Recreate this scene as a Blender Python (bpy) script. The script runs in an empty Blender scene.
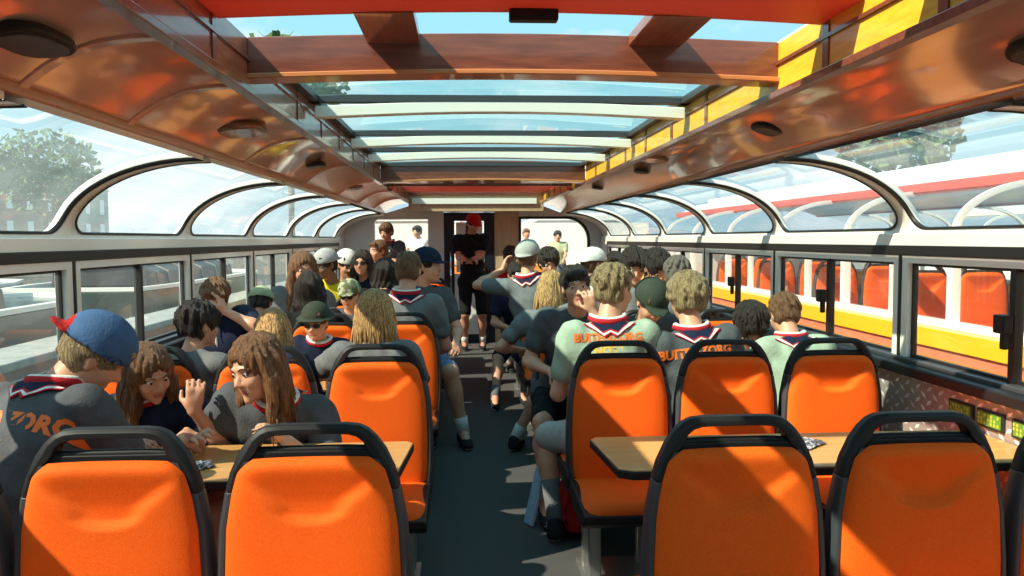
import bpy, math, random
import numpy as np
from mathutils import Vector, Matrix
random.seed(7)
SC = bpy.context.scene
COL = SC.collection
PI = math.pi

# ---------------------------------------------------------------- camera
yaw, pitch, roll = .0618, .0613, -.0057
Fv = Vector((math.sin(yaw)*math.cos(pitch), math.cos(yaw)*math.cos(pitch), -math.sin(pitch)))
R0 = Vector((math.cos(yaw), -math.sin(yaw), 0)); U0 = R0.cross(Fv)
Rv = R0*math.cos(roll)+U0*math.sin(roll); Uv = -R0*math.sin(roll)+U0*math.cos(roll)
cam = bpy.data.cameras.new('camera'); co = bpy.data.objects.new('camera', cam); COL.objects.link(co)
M4 = Matrix((Rv, Uv, -Fv)).transposed().to_4x4(); M4.translation = Vector((0, 0, 1.5))
co.matrix_world = M4
cam.sensor_fit = 'HORIZONTAL'; cam.sensor_width = 36; cam.lens = 36*802/1024
cam.clip_start = .03; cam.clip_end = 500
SC.camera = co

# ---------------------------------------------------------------- sky, sun, exposure
SC.view_settings.view_transform = 'Standard'; SC.view_settings.look = 'None'
SC.view_settings.gamma = 1; SC.view_settings.use_curve_mapping = False
SC.view_settings.exposure = 1.12
w = bpy.data.worlds.new('sky'); SC.world = w; w.use_nodes = True
nt = w.node_tree; nt.nodes.clear()
N = nt.nodes.new; L = nt.links.new
out = N('ShaderNodeOutputWorld'); bg = N('ShaderNodeBackground'); L(bg.outputs[0], out.inputs[0])
tc = N('ShaderNodeTexCoord'); sep = N('ShaderNodeSeparateXYZ'); L(tc.outputs['Generated'], sep.inputs[0])
rp = N('ShaderNodeValToRGB'); L(sep.outputs[2], rp.inputs[0])
e = rp.color_ramp.elements
e[0].position = 0; e[0].color = (.27, .36, .40, 1); e[1].position = .9; e[1].color = (.085, .33, .44, 1)
k = rp.color_ramp.elements.new(.28); k.color = (.18, .40, .48, 1)
mp = N('ShaderNodeMapping'); mp.inputs['Scale'].default_value = (1.6, 1.6, 4.5); L(tc.outputs['Generated'], mp.inputs[0])
nz = N('ShaderNodeTexNoise'); nz.inputs['Scale'].default_value = 1.7; nz.inputs['Detail'].default_value = 6; nz.inputs['Roughness'].default_value = .55
L(mp.outputs[0], nz.inputs['Vector'])
cr = N('ShaderNodeValToRGB'); cr.color_ramp.elements[0].position = .5; cr.color_ramp.elements[1].position = .62; L(nz.outputs[0], cr.inputs[0])
low = N('ShaderNodeMapRange'); low.inputs[1].default_value = .75; low.inputs[2].default_value = .45; L(sep.outputs[2], low.inputs[0])
mu = N('ShaderNodeMath'); mu.operation = 'MULTIPLY'; L(cr.outputs[0], mu.inputs[0]); L(low.outputs[0], mu.inputs[1])
mx = N('ShaderNodeMixRGB'); mx.inputs[2].default_value = (.48, .50, .52, 1); L(mu.outputs[0], mx.inputs[0]); L(rp.outputs[0], mx.inputs[1])
L(mx.outputs[0], bg.inputs[0]); bg.inputs[1].default_value = 1.0
sl = bpy.data.lights.new('sun', 'SUN'); sl.energy = 4.6; sl.angle = math.radians(.6); sl.color = (1, .88, .68)
so = bpy.data.objects.new('sun', sl); COL.objects.link(so)
so.rotation_euler = Vector((.60, .30, -.64)).to_track_quat('-Z', 'Y').to_euler()

# ---------------------------------------------------------------- materials
def new_mat(name):
    m = bpy.data.materials.new(name); m.use_nodes = True
    return m, m.node_tree, m.node_tree.nodes['Principled BSDF']
def mat(name, col, rough=.6, metal=0, spec=.5, coat=0, col2=None, nscale=8, stretch=(1, 1, 1), bump=0, bscale=60, detail=4, lo=.35, hi=.65, sheen=0, subs=0):
    m, nt, p = new_mat(name)
    p.inputs['Base Color'].default_value = (*col, 1); p.inputs['Roughness'].default_value = rough
    p.inputs['Metallic'].default_value = metal; p.inputs['Specular IOR Level'].default_value = spec
    p.inputs['Coat Weight'].default_value = coat; p.inputs['Coat Roughness'].default_value = .06
    if sheen: p.inputs['Sheen Weight'].default_value = sheen
    tcn = nt.nodes.new('ShaderNodeTexCoord'); mpn = nt.nodes.new('ShaderNodeMapping'); mpn.inputs['Scale'].default_value = stretch
    nt.links.new(tcn.outputs['Object'], mpn.inputs[0])
    if col2:
        n = nt.nodes.new('ShaderNodeTexNoise'); n.inputs['Scale'].default_value = nscale; n.inputs['Detail'].default_value = detail
        r = nt.nodes.new('ShaderNodeValToRGB'); r.color_ramp.elements[0].position = lo; r.color_ramp.elements[1].position = hi
        r.color_ramp.elements[0].color = (*col, 1); r.color_ramp.elements[1].color = (*col2, 1)
        nt.links.new(mpn.outputs[0], n.inputs['Vector']); nt.links.new(n.outputs[0], r.inputs[0]); nt.links.new(r.outputs[0], p.inputs['Base Color'])
    if bump:
        n2 = nt.nodes.new('ShaderNodeTexNoise'); n2.inputs['Scale'].default_value = bscale; n2.inputs['Detail'].default_value = 3
        b = nt.nodes.new('ShaderNodeBump'); b.inputs['Strength'].default_value = bump; b.inputs['Distance'].default_value = .01
        nt.links.new(mpn.outputs[0], n2.inputs['Vector']); nt.links.new(n2.outputs[0], b.inputs['Height']); nt.links.new(b.outputs[0], p.inputs['Normal'])
    return m
def glass_mat(name, tint, haze=.08, hazecol=(.7, .78, .8), refl=.9):
    """thin window pane: clear with a faint dirty film and a reflection that grows at grazing angles"""
    m = bpy.data.materials.new(name); m.use_nodes = True; nt = m.node_tree; nt.nodes.clear()
    o = nt.nodes.new('ShaderNodeOutputMaterial'); t = nt.nodes.new('ShaderNodeBsdfTransparent'); t.inputs[0].default_value = (*tint, 1)
    g = nt.nodes.new('ShaderNodeBsdfGlossy'); g.inputs['Roughness'].default_value = .02; g.inputs[0].default_value = (refl, refl, refl, 1)
    d = nt.nodes.new('ShaderNodeBsdfTranslucent'); d.inputs[0].default_value = (*hazecol, 1)
    n = nt.nodes.new('ShaderNodeTexNoise'); n.inputs['Scale'].default_value = 3; n.inputs['Detail'].default_value = 5
    tcn = nt.nodes.new('ShaderNodeTexCoord'); nt.links.new(tcn.outputs['Object'], n.inputs['Vector'])
    ma = nt.nodes.new('ShaderNodeMath'); ma.operation = 'MULTIPLY'; ma.inputs[1].default_value = haze*2; nt.links.new(n.outputs[0], ma.inputs[0])
    m1 = nt.nodes.new('ShaderNodeMixShader'); nt.links.new(ma.outputs[0], m1.inputs[0]); nt.links.new(t.outputs[0], m1.inputs[1]); nt.links.new(d.outputs[0], m1.inputs[2])
    fr = nt.nodes.new('ShaderNodeLayerWeight'); fr.inputs[0].default_value = .5
    pw = nt.nodes.new('ShaderNodeMath'); pw.operation = 'POWER'; pw.inputs[1].default_value = 4; nt.links.new(fr.outputs['Facing'], pw.inputs[0])
    sc_ = nt.nodes.new('ShaderNodeMath'); sc_.operation = 'MULTIPLY_ADD'; sc_.inputs[1].default_value = .35; sc_.inputs[2].default_value = .05; nt.links.new(pw.outputs[0], sc_.inputs[0])
    m2 = nt.nodes.new('ShaderNodeMixShader'); nt.links.new(sc_.outputs[0], m2.inputs[0]); nt.links.new(m1.outputs[0], m2.inputs[1]); nt.links.new(g.outputs[0], m2.inputs[2])
    nt.links.new(m2.outputs[0], o.inputs[0])
    return m
def brushed_planks(name, c1, c2, rough, coat, seam=.0):
    return mat(name, c1, rough, col2=c2, nscale=5, stretch=(6, .6, 6), coat=coat, bump=.05, bscale=9, lo=.3, hi=.7)
MT = {}
MT['orange'] = mat('orange_seat_fabric', (.86, .102, .003), .75, col2=(.93, .132, .005), nscale=260, bump=.25, bscale=420, spec=.25)
MT['plastic'] = mat('black_plastic', (.012, .011, .012), .5, spec=.3, bump=.05, bscale=300)
MT['plastic_grey'] = mat('dark_grey_plastic', (.045, .048, .055), .42, bump=.05, bscale=300)
MT['steel'] = mat('brushed_steel', (.45, .45, .44), .35, metal=.8)
MT['cream'] = mat('cream_window_paint', (.88, .83, .75), .35, coat=.3)
MT['rubber'] = mat('black_rubber', (.012, .011, .010), .5)
MT['copper'] = mat('lacquered_copper_ceiling', (.80, .43, .30), .17, col2=(.90, .54, .40), nscale=3, stretch=(2, .7, 2), coat=.8, bump=.03, bscale=3)
MT['copper'].node_tree.nodes['Principled BSDF'].inputs['Metallic'].default_value = .35
MT['wood_trim'] = mat('varnished_mahogany', (.13, .04, .022), .3, col2=(.21, .065, .033), nscale=6, stretch=(1, 8, 8), coat=.6)
MT['wood_long'] = mat('varnished_mahogany_lengthwise', (.19, .05, .022), .3, col2=(.34, .10, .04), nscale=6, stretch=(8, 1, 8), coat=.6)
MT['wood_orange'] = mat('orange_varnished_trim', (.52, .20, .07), .35, coat=.5)
MT['sun_tinted_wood'] = mat('sun_tinted_varnish', (.92, .48, .03), .45, col2=(.80, .38, .02), nscale=9, stretch=(8, 1.2, 8), coat=.3)  # sunlight on the right coaming is put into this yellow
MT['hatch'] = mat('orange_red_translucent_panel', (.78, .15, .10), .5)
_n = MT['hatch'].node_tree; _t = _n.nodes.new('ShaderNodeBsdfTranslucent'); _t.inputs[0].default_value = (.70, .15, .09, 1); _m = _n.nodes.new('ShaderNodeMixShader'); _m.inputs[0].default_value = .35
_n.links.new(_n.nodes['Principled BSDF'].outputs[0], _m.inputs[1]); _n.links.new(_t.outputs[0], _m.inputs[2]); _n.links.new(_m.outputs[0], _n.nodes['Material Output'].inputs[0])
MT['table'] = mat('beech_table_top', (.62, .34, .12), .4, col2=(.52, .26, .08), nscale=7, stretch=(1, 14, 14), coat=.25)
MT['floor'] = mat('anthracite_floor', (.045, .044, .046), .85, col2=(.085, .082, .078), nscale=300, bump=.1, bscale=200)
MT['white'] = mat('white_panel', (.78, .78, .76), .4)
MT['pale_wood'] = mat('pale_maple_panel', (.62, .42, .26), .4, col2=(.54, .36, .21), nscale=6, stretch=(6, 1, .8), coat=.2)
MT['navy'] = mat('navy_door_frame', (.008, .010, .022), .4)
MT['glass'] = glass_mat('window_glass', (.95, .98, .98), .05)
MT['glass_curved'] = glass_mat('curved_roof_glass', (.86, .93, .94), .18, (.60, .70, .74))
MT['glass_roof'] = glass_mat('skylight_glass', (.74, .94, .94), .08, (.45, .75, .75))
MT['glass_dark'] = glass_mat('smoked_glass', (.35, .42, .45), .10, (.3, .36, .4))
MT['chrome'] = mat('chrome', (.8, .8, .8), .12, metal=1)
MT['white_boat'] = mat('white_boat_paint', (.82, .80, .76), .35, coat=.3)
MT['yellow_hull'] = mat('yellow_hull_band', (.86, .46, .01), .35, coat=.4)
MT['deck_red'] = mat('terracotta_gunwale', (.55, .20, .11), .5, col2=(.48, .16, .09), nscale=4)
MT['orange_hull'] = mat('orange_hull_band', (.85, .25, .02), .4)

# ---------------------------------------------------------------- mesh helpers
class MB:
    def __init__(s): s.v = []; s.f = []; s.m = []
    def add(s, vs, fs, mi=0):
        o = len(s.v); s.v.extend([tuple(a) for a in vs]); s.f.extend([tuple(i+o for i in q) for q in fs]); s.m.extend([mi]*len(fs)); return s
    def box(s, x0, x1, y0, y1, z0, z1, mi=0):
        v = [(x, y, z) for x in (x0, x1) for y in (y0, y1) for z in (z0, z1)]
        return s.add(v, [(0, 1, 3, 2), (4, 6, 7, 5), (0, 4, 5, 1), (2, 3, 7, 6), (0, 2, 6, 4), (1, 5, 7, 3)], mi)
    def tube(s, pts, r, n=10, mi=0, ry=None, up=(0, 0, 1), cap=True):
        """sweep an ellipse (r wide, ry along 'up') along pts; r may be a list"""
        P = [Vector(p) for p in pts]; vs = []
        for i, p in enumerate(P):
            t = (P[min(i+1, len(P)-1)]-P[max(i-1, 0)]).normalized()
            u = Vector(up); u = (u-t*u.dot(t))
            if u.length < 1e-4: u = Vector((1, 0, 0))-t*t.x
            u.normalize(); sd = t.cross(u)
            a = r[i] if isinstance(r, (list, tuple)) else r; b = a if ry is None else (ry[i] if isinstance(ry, (list, tuple)) else ry)
            for k in range(n):
                q = 2*PI*k/n; vs.append(p+sd*(a*math.cos(q))+u*(b*math.sin(q)))
        fs = []
        for i in range(len(P)-1):
            for k in range(n): fs.append((i*n+k, i*n+(k+1) % n, (i+1)*n+(k+1) % n, (i+1)*n+k))
        if cap: fs.append(tuple(range(n-1, -1, -1))); fs.append(tuple((len(P)-1)*n+k for k in range(n)))
        return s.add(vs, fs, mi)
    def prism(s, poly, a, b, axis='y', mi=0):
        """extrude a 2-D outline between a and b along an axis; outline is (x,z), (x,y) or (y,z)"""
        f = {'y': lambda p, t: (p[0], t, p[1]), 'z': lambda p, t: (p[0], p[1], t), 'x': lambda p, t: (t, p[0], p[1])}[axis]
        n = len(poly); vs = [f(p, a) for p in poly]+[f(p, b) for p in poly]
        fs = [tuple(range(n)), tuple(range(2*n-1, n-1, -1))]+[(i, i+n, (i+1) % n+n, (i+1) % n) for i in range(n)]
        return s.add(vs, fs, mi)
    def ring(s, A, B, mi=0):
        """faces between closed loops A and B of the same length"""
        n = len(A); return s.add(list(A)+list(B), [(i, (i+1) % n, (i+1) % n+n, i+n) for i in range(n)], mi)
    def lathe(s, prof, c=(0, 0, 0), n=20, mi=0):
        vs = [(c[0]+r*math.cos(2*PI*k/n), c[1]+r*math.sin(2*PI*k/n), c[2]+z) for r, z in prof for k in range(n)]
        fs = [(i*n+k, i*n+(k+1) % n, (i+1)*n+(k+1) % n, (i+1)*n+k) for i in range(len(prof)-1) for k in range(n)]
        fs += [tuple(range(n-1, -1, -1)), tuple((len(prof)-1)*n+k for k in range(n))]
        return s.add(vs, fs, mi)
    def build(s, name, mats, parent=None, smooth=False, bevel=0, seg=2):
        me = bpy.data.meshes.new(name); me.from_pydata(s.v, [], s.f)
        if not isinstance(mats, (list, tuple)): mats = [mats]
        for m in mats: me.materials.append(m)
        me.polygons.foreach_set('material_index', s.m)
        import bmesh
        bm = bmesh.new(); bm.from_mesh(me); bmesh.ops.remove_doubles(bm, verts=bm.verts, dist=1e-5); bmesh.ops.recalc_face_normals(bm, faces=bm.faces); bm.to_mesh(me); bm.free()
        if smooth: me.polygons.foreach_set('use_smooth', [True]*len(me.polygons))
        o = bpy.data.objects.new(name, me); COL.objects.link(o)
        if parent: o.parent = parent
        if bevel:
            b = o.modifiers.new('soft_edges', 'BEVEL'); b.width = bevel; b.segments = seg; b.limit_method = 'ANGLE'; b.angle_limit = .6
            me.polygons.foreach_set('use_smooth', [True]*len(me.polygons)); b.harden_normals = True
        return o
def tag(o, label=None, cat=None, group=None, kind=None):
    if label: o['label'] = label
    if cat: o['category'] = cat
    if group: o['group'] = group
    if kind: o['kind'] = kind
    return o
def empty(name, loc=(0, 0, 0), rz=0, parent=None):
    o = bpy.data.objects.new(name, None); COL.objects.link(o); o.location = loc; o.rotation_euler = (0, 0, rz); o.empty_display_size = .1
    if parent: o.parent = parent
    return o
def copy_tree(o, parent=None):
    c = o.copy(); COL.objects.link(c); c.parent = parent
    for ch in o.children: copy_tree(ch, c)
    return c
def struct(o): o['kind'] = 'structure'; return o
# ---------------------------------------------------------------- boat hull section
CX = .17                 # centre line
HW = 1.9                 # half width at the belt
XW = {-1: CX-HW, 1: CX+HW}
Y0, Y1 = -2.4, 11.62     # rear and front bulkheads
PIL = [-2.4, -.92, .58, 2.08, 3.58, 5.08, 6.58, 8.08, 9.58, 11.08]
ZS, ZH, ZB, ZC = .93, 1.38, 1.44, 1.515   # sill, window head, belt, foot of curved glass
GI, GZ = 1.27, 1.87      # half width and height where the curved glass meets the roof
def arc(t, off=0, hw=HW, gi=GI, zc=ZC, gz=GZ):
    """cross-section of the curved glazing, t 0 (belt) .. 1 (roof); off moves inwards; returns (distance from centre line, z)"""
    a = t*PI/2; A = hw-gi; B = gz-zc
    x = gi+A*math.cos(a); z = zc+B*math.sin(a)
    nx, nz = math.cos(a)/A, math.sin(a)/B; l = math.hypot(nx, nz)
    return x-off*nx/l, z-off*nz/l
def section(s, cx=CX): return lambda d: cx+s*d

def curved_bay(root, ya, yb, s, cx, cream, rubber, glass, name_frame='frame'):
    """one bay of curved glazing: cream frame with rounded lower corners, black gasket, glass"""
    X = section(s, cx); rib = .046; botm = .035
    NT = 14
    # inner opening outline in (y, t) with rounded lower corners
    ya2, yb2 = ya+rib, yb-rib; t0 = .035; r = .11; tr = .17
    inner = []
    for k in range(7): a = PI+k/6*PI/2; inner.append((ya2+r+r*math.cos(a), t0+tr+tr*math.sin(a)))
    for k in range(7): a = 1.5*PI+k/6*PI/2; inner.append((yb2-r+r*math.cos(a), t0+tr+tr*math.sin(a)))
    for k in range(1, NT): inner.append((yb2, t0+tr+(1-t0-tr)*k/(NT-1)))
    for k in range(NT-1, 0, -1): inner.append((ya2, t0+tr+(1-t0-tr)*k/(NT-1)))
    outer = []
    for (y, t) in inner:
        if t < t0+tr-1e-6:
            ym = (ya2+yb2)/2; ty = (y-ya2)/(yb2-ya2)
            if y < ya2+r: f = 1-(y-ya2)/r; outer.append((ya if t > t0+.02 else ya+(y-ya2)*.9, 0 if t <= t0+.05 else t-.08*(1-f)-.02))
            elif y > yb2-r: outer.append((yb if t > t0+.02 else yb-(yb2-y)*.9, 0 if t <= t0+.05 else t-.02))
            else: outer.append((y, 0))
        else: outer.append((ya if y < (ya+yb)/2 else yb, t))
    def P(y, t, off): d, z = arc(t, off); return (X(d), y, z)
    m = MB()
    for o1, o2 in ((-.012, -.012), (.028, .028)):
        m.ring([P(y, t, o1) for y, t in outer], [P(y, t, o2) for y, t in inner])
    m.ring([P(y, t, -.012) for y, t in inner], [P(y, t, .028) for y, t in inner])
    m.build(name_frame, cream, root, smooth=True)
    g = MB(); n = len(inner)
    def gp(i, wy, off):
        y, t = inner[i % n]; cy = (ya+yb)/2; dy = (y-cy); sy = 1-wy/(abs(dy)+1e-3) if t > t0+.02 else 1-wy/(abs(dy)+.3)
        return P(cy+dy*sy, t+(wy/.6 if t < t0+tr*.8 else 0)*(1-(t-t0)/tr if t < t0+tr else 0), off)
    cut = 14+NT-1
    for (w1, o1), (w2, o2) in (((-.003, .031), (.010, .031)), ((.010, .031), (.010, .014)), ((-.003, .031), (-.003, .024))):
        A = [gp(cut+i, w1, o1) for i in range(n)]; B = [gp(cut+i, w2, o2) for i in range(n)]
        g.add(A+B, [(i, i+1, i+1+n, i+n) for i in range(n-1)])
    g.build('gasket', rubber, root, smooth=True)
    gl = MB(); vs = []; K = 16
    for y in (ya+rib*.6, yb-rib*.6):
        for k in range(K+1): vs.append(P(y, .04+.96*k/K, .004))
    gl.add(vs, [(k, k+1, K+2+k, K+1+k) for k in range(K)])
    gl.build('glass_pane', glass, root, smooth=True)

def side_window(root, ya, yb, s, cx, cream, rubber, glass, mull=.55, zs=ZS, zh=ZH, latch=True, head=None):
    """flat lower window of a bay with its cream frame, dark inner seal, mullion and latch"""
    X = section(s, cx)
    def B(d0, d1, a, b, z0, z1, mb): mb.box(min(X(d0), X(d1)), max(X(d0), X(d1)), a, b, z0, z1)
    c = MB(); i0, i1 = HW-.052, HW+.0
    B(i0, i1, ya+.012, ya+.06, zs, ZB-.02, c); B(i0, i1, yb-.06, yb-.012, zs, ZB-.02, c); B(i0, i1, ya+.06, yb-.06, zh, ZB-.02, c)
    B(i0, i1, ya+.06, yb-.06, zs, zs+.015, c)
    c.build('frame', cream, root)
    r = MB(); j0, j1 = HW-.030, HW-.008
    B(j0, j1, ya+.06, ya+.074, zs+.015, zh, r); B(j0, j1, yb-.074, yb-.06, zs+.015, zh, r)
    B(j0, j1, ya+.085, yb-.085, zh-.012, zh, r); B(j0, j1, ya+.085, yb-.085, zs+.015, zs+.035, r)
    r.build('seal', rubber, root)
    ym = ya+(yb-ya)*mull
    mm = MB(); B(HW-.045, HW-.01, ym-.016, ym+.016, zs+.02, zh, mm); mm.build('mullion', rubber, root)
    if latch:
        l = MB(); B(HW-.10, HW-.06, ym-.03, ym+.03, 1.14, 1.21, l); B(HW-.085, HW-.06, ym-.012, ym+.012, 1.08, 1.15, l); l.build('latch', MT['plastic'], root, bevel=.006)
    g = MB(); x = X(HW-.02); g.add([(x, ya+.05, zs+.01), (x, yb-.05, zs+.01), (x, yb-.05, zh+.01), (x, ya+.05, zh+.01)], [(0, 1, 2, 3)])
    g.build('glass_pane', glass, root)

wn = 0
for s in (-1, 1):
    side = 'left' if s < 0 else 'right'; X = section(s)
    for i in range(len(PIL)-1):
        wn += 1; r = struct(empty('window_%d' % wn, (0, 0, 0)))
        side_window(r, PIL[i], PIL[i+1], s, CX, MT['cream'], MT['rubber'], MT['glass'], .5, latch=(s > 0))
        wn += 1; r = struct(empty('window_%d' % wn, (0, 0, 0)))
        curved_bay(r, PIL[i], PIL[i+1], s, CX, MT['cream'], MT['rubber'], MT['glass_curved'])
    def slab(name, d0, d1, z0, z1, m, ya=Y0, yb=Y1, bevel=0):
        mb = MB(); mb.box(min(X(d0), X(d1)), max(X(d0), X(d1)), ya, yb, z0, z1); return struct(mb.build(name, m, bevel=bevel))
    # belt, sill, lower wall
    slab('trim_belt_'+side, HW-.05, HW+.03, ZB+.012, ZC+.0, MT['cream'], bevel=.006)
    slab('trim_belt_seal_'+side, HW-.058, HW+.02, ZB-.026, ZB+.02, MT['rubber'], bevel=.004)
    slab('trim_sill_'+side, HW-.13, HW+.03, ZS-.045, ZS+.004, MT['plastic'], bevel=.012)
    slab('trim_sill_step_'+side, HW-.075, HW-.0, ZS, ZS+.022, MT['plastic_grey'], bevel=.006)
    for y in PIL[1:]:
        slab('trim_pillar_'+side, HW-.056, HW+.0, ZS, ZB+.01, MT['rubber'], y-.011, y+.011)
    # end bay fillers to the front bulkhead
    slab('trim_front_filler_'+side, HW-.06, HW+.0, ZS, ZC+.02, MT['white'], 11.08, Y1)
    mb = MB(); K = 12
    A = [arc(k/K, -.01) for k in range(K+1)]; B = [arc(k/K, .035) for k in range(K+1)]
    for k in range(K):
        q = [(X(A[k][0]), A[k][1]), (X(A[k+1][0]), A[k+1][1]), (X(B[k+1][0]), B[k+1][1]), (X(B[k][0]), B[k][1])]
        mb.prism(q, 11.08, Y1, 'y')
    struct(mb.build('trim_front_arch_'+side, MT['white'], smooth=False))
# lower walls: left painted, right aluminium tread plate
wl = MB(); wl.box(CX-HW-.03, CX-HW+.03, Y0, Y1, -.02, ZS-.04); struct(wl.build('wall_left', MT['plastic_grey']))
m, nt, p = new_mat('aluminium_tread_plate'); p.inputs['Metallic'].default_value = .35; p.inputs['Roughness'].default_value = .36; p.inputs['Base Color'].default_value = (.62, .58, .55, 1)
tcn = nt.nodes.new('ShaderNodeTexCoord'); sp = nt.nodes.new('ShaderNodeSeparateXYZ'); nt.links.new(tcn.outputs['Object'], sp.inputs[0])
def mth(op, a, b=None):
    n = nt.nodes.new('ShaderNodeMath'); n.operation = op
    for i, v in enumerate((a, b)):
        if v is None: continue
        if isinstance(v, (int, float)): n.inputs[i].default_value = v
        else: nt.links.new(v, n.inputs[i])
    return n.outputs[0]
uy = mth('MULTIPLY', sp.outputs[1], 1/.085); uz = mth('MULTIPLY', sp.outputs[2], 1/.06)
def lozenge(du, dv, flip):
    a = mth('ADD', uy, du); b = mth('ADD', uz, dv)
    fa = mth('SUBTRACT', mth('FRACT', a), .5); fb = mth('SUBTRACT', mth('FRACT', b), .5)
    x = mth('ADD', fa, fb) if flip else mth('SUBTRACT', fa, fb); y = mth('SUBTRACT', fa, fb) if flip else mth('ADD', fa, fb)
    d = mth('ADD', mth('MULTIPLY', mth('ABSOLUTE', x), 1.7), mth('MULTIPLY', mth('ABSOLUTE', y), 4.2))
    return mth('LESS_THAN', d, .78)
h = mth('MAXIMUM', lozenge(0, 0, True), lozenge(.5, .5, False))
bmp = nt.nodes.new('ShaderNodeBump'); bmp.inputs['Distance'].default_value = .004; bmp.inputs['Strength'].default_value = 1
nt.links.new(h, bmp.inputs['Height']); nt.links.new(bmp.outputs[0], p.inputs['Normal'])
cm_ = nt.nodes.new('ShaderNodeMixRGB'); cm_.inputs[1].default_value = (.40, .33, .30, 1); cm_.inputs[2].default_value = (.95, .92, .90, 1); nt.links.new(h, cm_.inputs[0]); nt.links.new(cm_.outputs[0], p.inputs['Base Color'])
rr = nt.nodes.new('ShaderNodeMapRange'); nt.links.new(h, rr.inputs[0]); rr.inputs[3].default_value = .42; rr.inputs[4].default_value = .18; nt.links.new(rr.outputs[0], p.inputs['Roughness'])
MT['tread'] = m
wr = MB(); wr.box(CX+HW-.06, CX+HW+.03, Y0, Y1, -.02, ZS-.04); struct(wr.build('wall_right', MT['tread']))
fl = MB(); fl.box(CX-HW, CX+HW, Y0, Y1, -.06, 0); struct(fl.build('floor', MT['floor']))
rw = MB(); rw.box(CX-HW, CX+HW, Y0-.06, Y0, 0, 2.1); struct(rw.build('wall_rear', MT['white']))

# ---------------------------------------------------------------- ceiling
SKL, SKR = -.74, 1.15; ZI = 2.015; ZR = 2.20      # skylight edges, ceiling height there, roof glass height
for s, side, xi in ((-1, 'left', SKL), (1, 'right', SKR)):
    X = section(s); xo = X(GI)
    c = MB(); seg = 16
    prof = []
    for k in range(seg+1):
        u = k/seg; x = xo+(xi-xo)*u; z = GZ+.012+(ZI-GZ-.012)*(1-(1-u)**2.6); prof.append((x, z))
    poly = prof+[(x, z+.05) for x, z in reversed(prof)]
    n_ = len(prof); c.add([(x, y, z) for y in (Y0, Y1) for x, z in prof], [(k, k+1, k+1+n_, k+n_) for k in range(n_-1)])
    po = struct(c.build('ceiling_panel_'+side, MT['copper'], smooth=True)); sd = po.modifiers.new('thickness', 'SOLIDIFY'); sd.thickness = .012; sd.offset = -1 if s > 0 else 1
    # cover strips across the panel
    for y in [-.9, .6, 2.1, 2.75, 4.15, 5.65, 7.15, 8.65, 10.15]:
        q = MB(); pl = [(x, z-.011) for x, z in prof]+[(x, z+.01) for x, z in reversed(prof)]
        q.prism(pl, y-.02, y+.02, 'y'); struct(q.build('trim_ceiling_strip_'+side, MT['copper'], bevel=.003))
    q = MB(); q.box(min(xo-s*.012, xo+s*.025), max(xo-s*.012, xo+s*.025), Y0, Y1, GZ-.008, GZ+.022); struct(q.build('trim_glass_edge_'+side, MT['wood_orange'], bevel=.006))
    # solid roof skin above panel so that no sun leaks past the cover
    q = MB(); q.prism([(xo, GZ+.065), (xi+s*.035, ZI+.055), (xi+s*.035, ZR+.03), (xi+s*.09, ZR+.04), (xo+s*.02, GZ+.10)], Y0, Y1, 'y'); struct(q.build('ceiling_roof_skin_'+side, MT['white_boat']))
# coamings of the skylight openings: first opening Y .2 .. 7.5, second 8.35 .. 11.3
def coaming(ya, yb, tagn):
    for s, side, xi, m in ((-1, 'left', SKL, MT['wood_long']), (1, 'right', SKR, MT['sun_tinted_wood'])):
        q = MB(); q.box(min(xi-s*.003, xi+s*.03), max(xi-s*.003, xi+s*.03), ya, yb, ZI-.005, ZR); struct(q.build('trim_coaming_%s' % side, m))
        q = MB(); q.box(min(xi-s*.03, xi+s*.015), max(xi-s*.03, xi+s*.015), ya, yb, ZI-.018, ZI+.008); struct(q.build('trim_coaming_lip_%s' % side, MT['wood_trim'], bevel=.004))
        q = MB(); q.box(min(xi-s*.012, xi+s*.02), max(xi-s*.012, xi+s*.02), ya, yb, ZI+.105, ZI+.117); struct(q.build('trim_coaming_rail_%s' % side, MT['wood_trim']))
        y = ya+.35
        while y < yb:
            if not any(abs(y-b) < .2 for b in (2.92, 7.5)):
                q = MB(); q.box(min(xi-s*.008, xi+s*.02), max(xi-s*.008, xi+s*.02), y-.02, y+.02, ZI, ZR); struct(q.build('trim_coaming_post_%s' % side, MT['wood_trim']))
            y += .62
coaming(-2.2, 7.4, 1); coaming(8.35, 11.3, 2)
# sloped inner fillets of the coaming: wedge between lip and glass on each side
for y, w_, z0, z1, m in ((2.92, .09, 2.085, 2.215, MT['wood_trim']), (7.5, .09, 2.045, 2.215, MT['wood_trim'])):
    q = MB(); K = 14; top = []; bot = []
    for k in range(K+1):
        u = k/K; x = SKL+(SKR-SKL)*u; a = .022*math.sin(PI*u)
        bot.append((x, z0+a-.012)); top.append((x, z1+a-.012))
    q.prism(bot+top[::-1], y-w_/2, y+w_/2, 'y'); struct(q.build('ceiling_beam', m, bevel=.006))
    q = MB(); q.prism([(x, z-.014) for x, z in bot]+[(x, z+.004) for x, z in reversed(bot)], y-w_/2-.012, y+w_/2+.012, 'y'); struct(q.build('trim_beam_lip', MT['wood_orange'], bevel=.004))
for y in (4.02, 5.30, 6.25):
    q = MB(); K = 14; top = []; bot = []
    for k in range(K+1):
        u = k/K; x = SKL+.03+(SKR-SKL-.06)*u; a = .03*math.sin(PI*u)
        bot.append((x, 2.092+a)); top.append((x, 2.150+a*.9))
    q.prism(bot+top[::-1], y-.03, y+.03, 'y'); struct(q.build('ceiling_crossbar', MT['cream'], bevel=.006))
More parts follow.
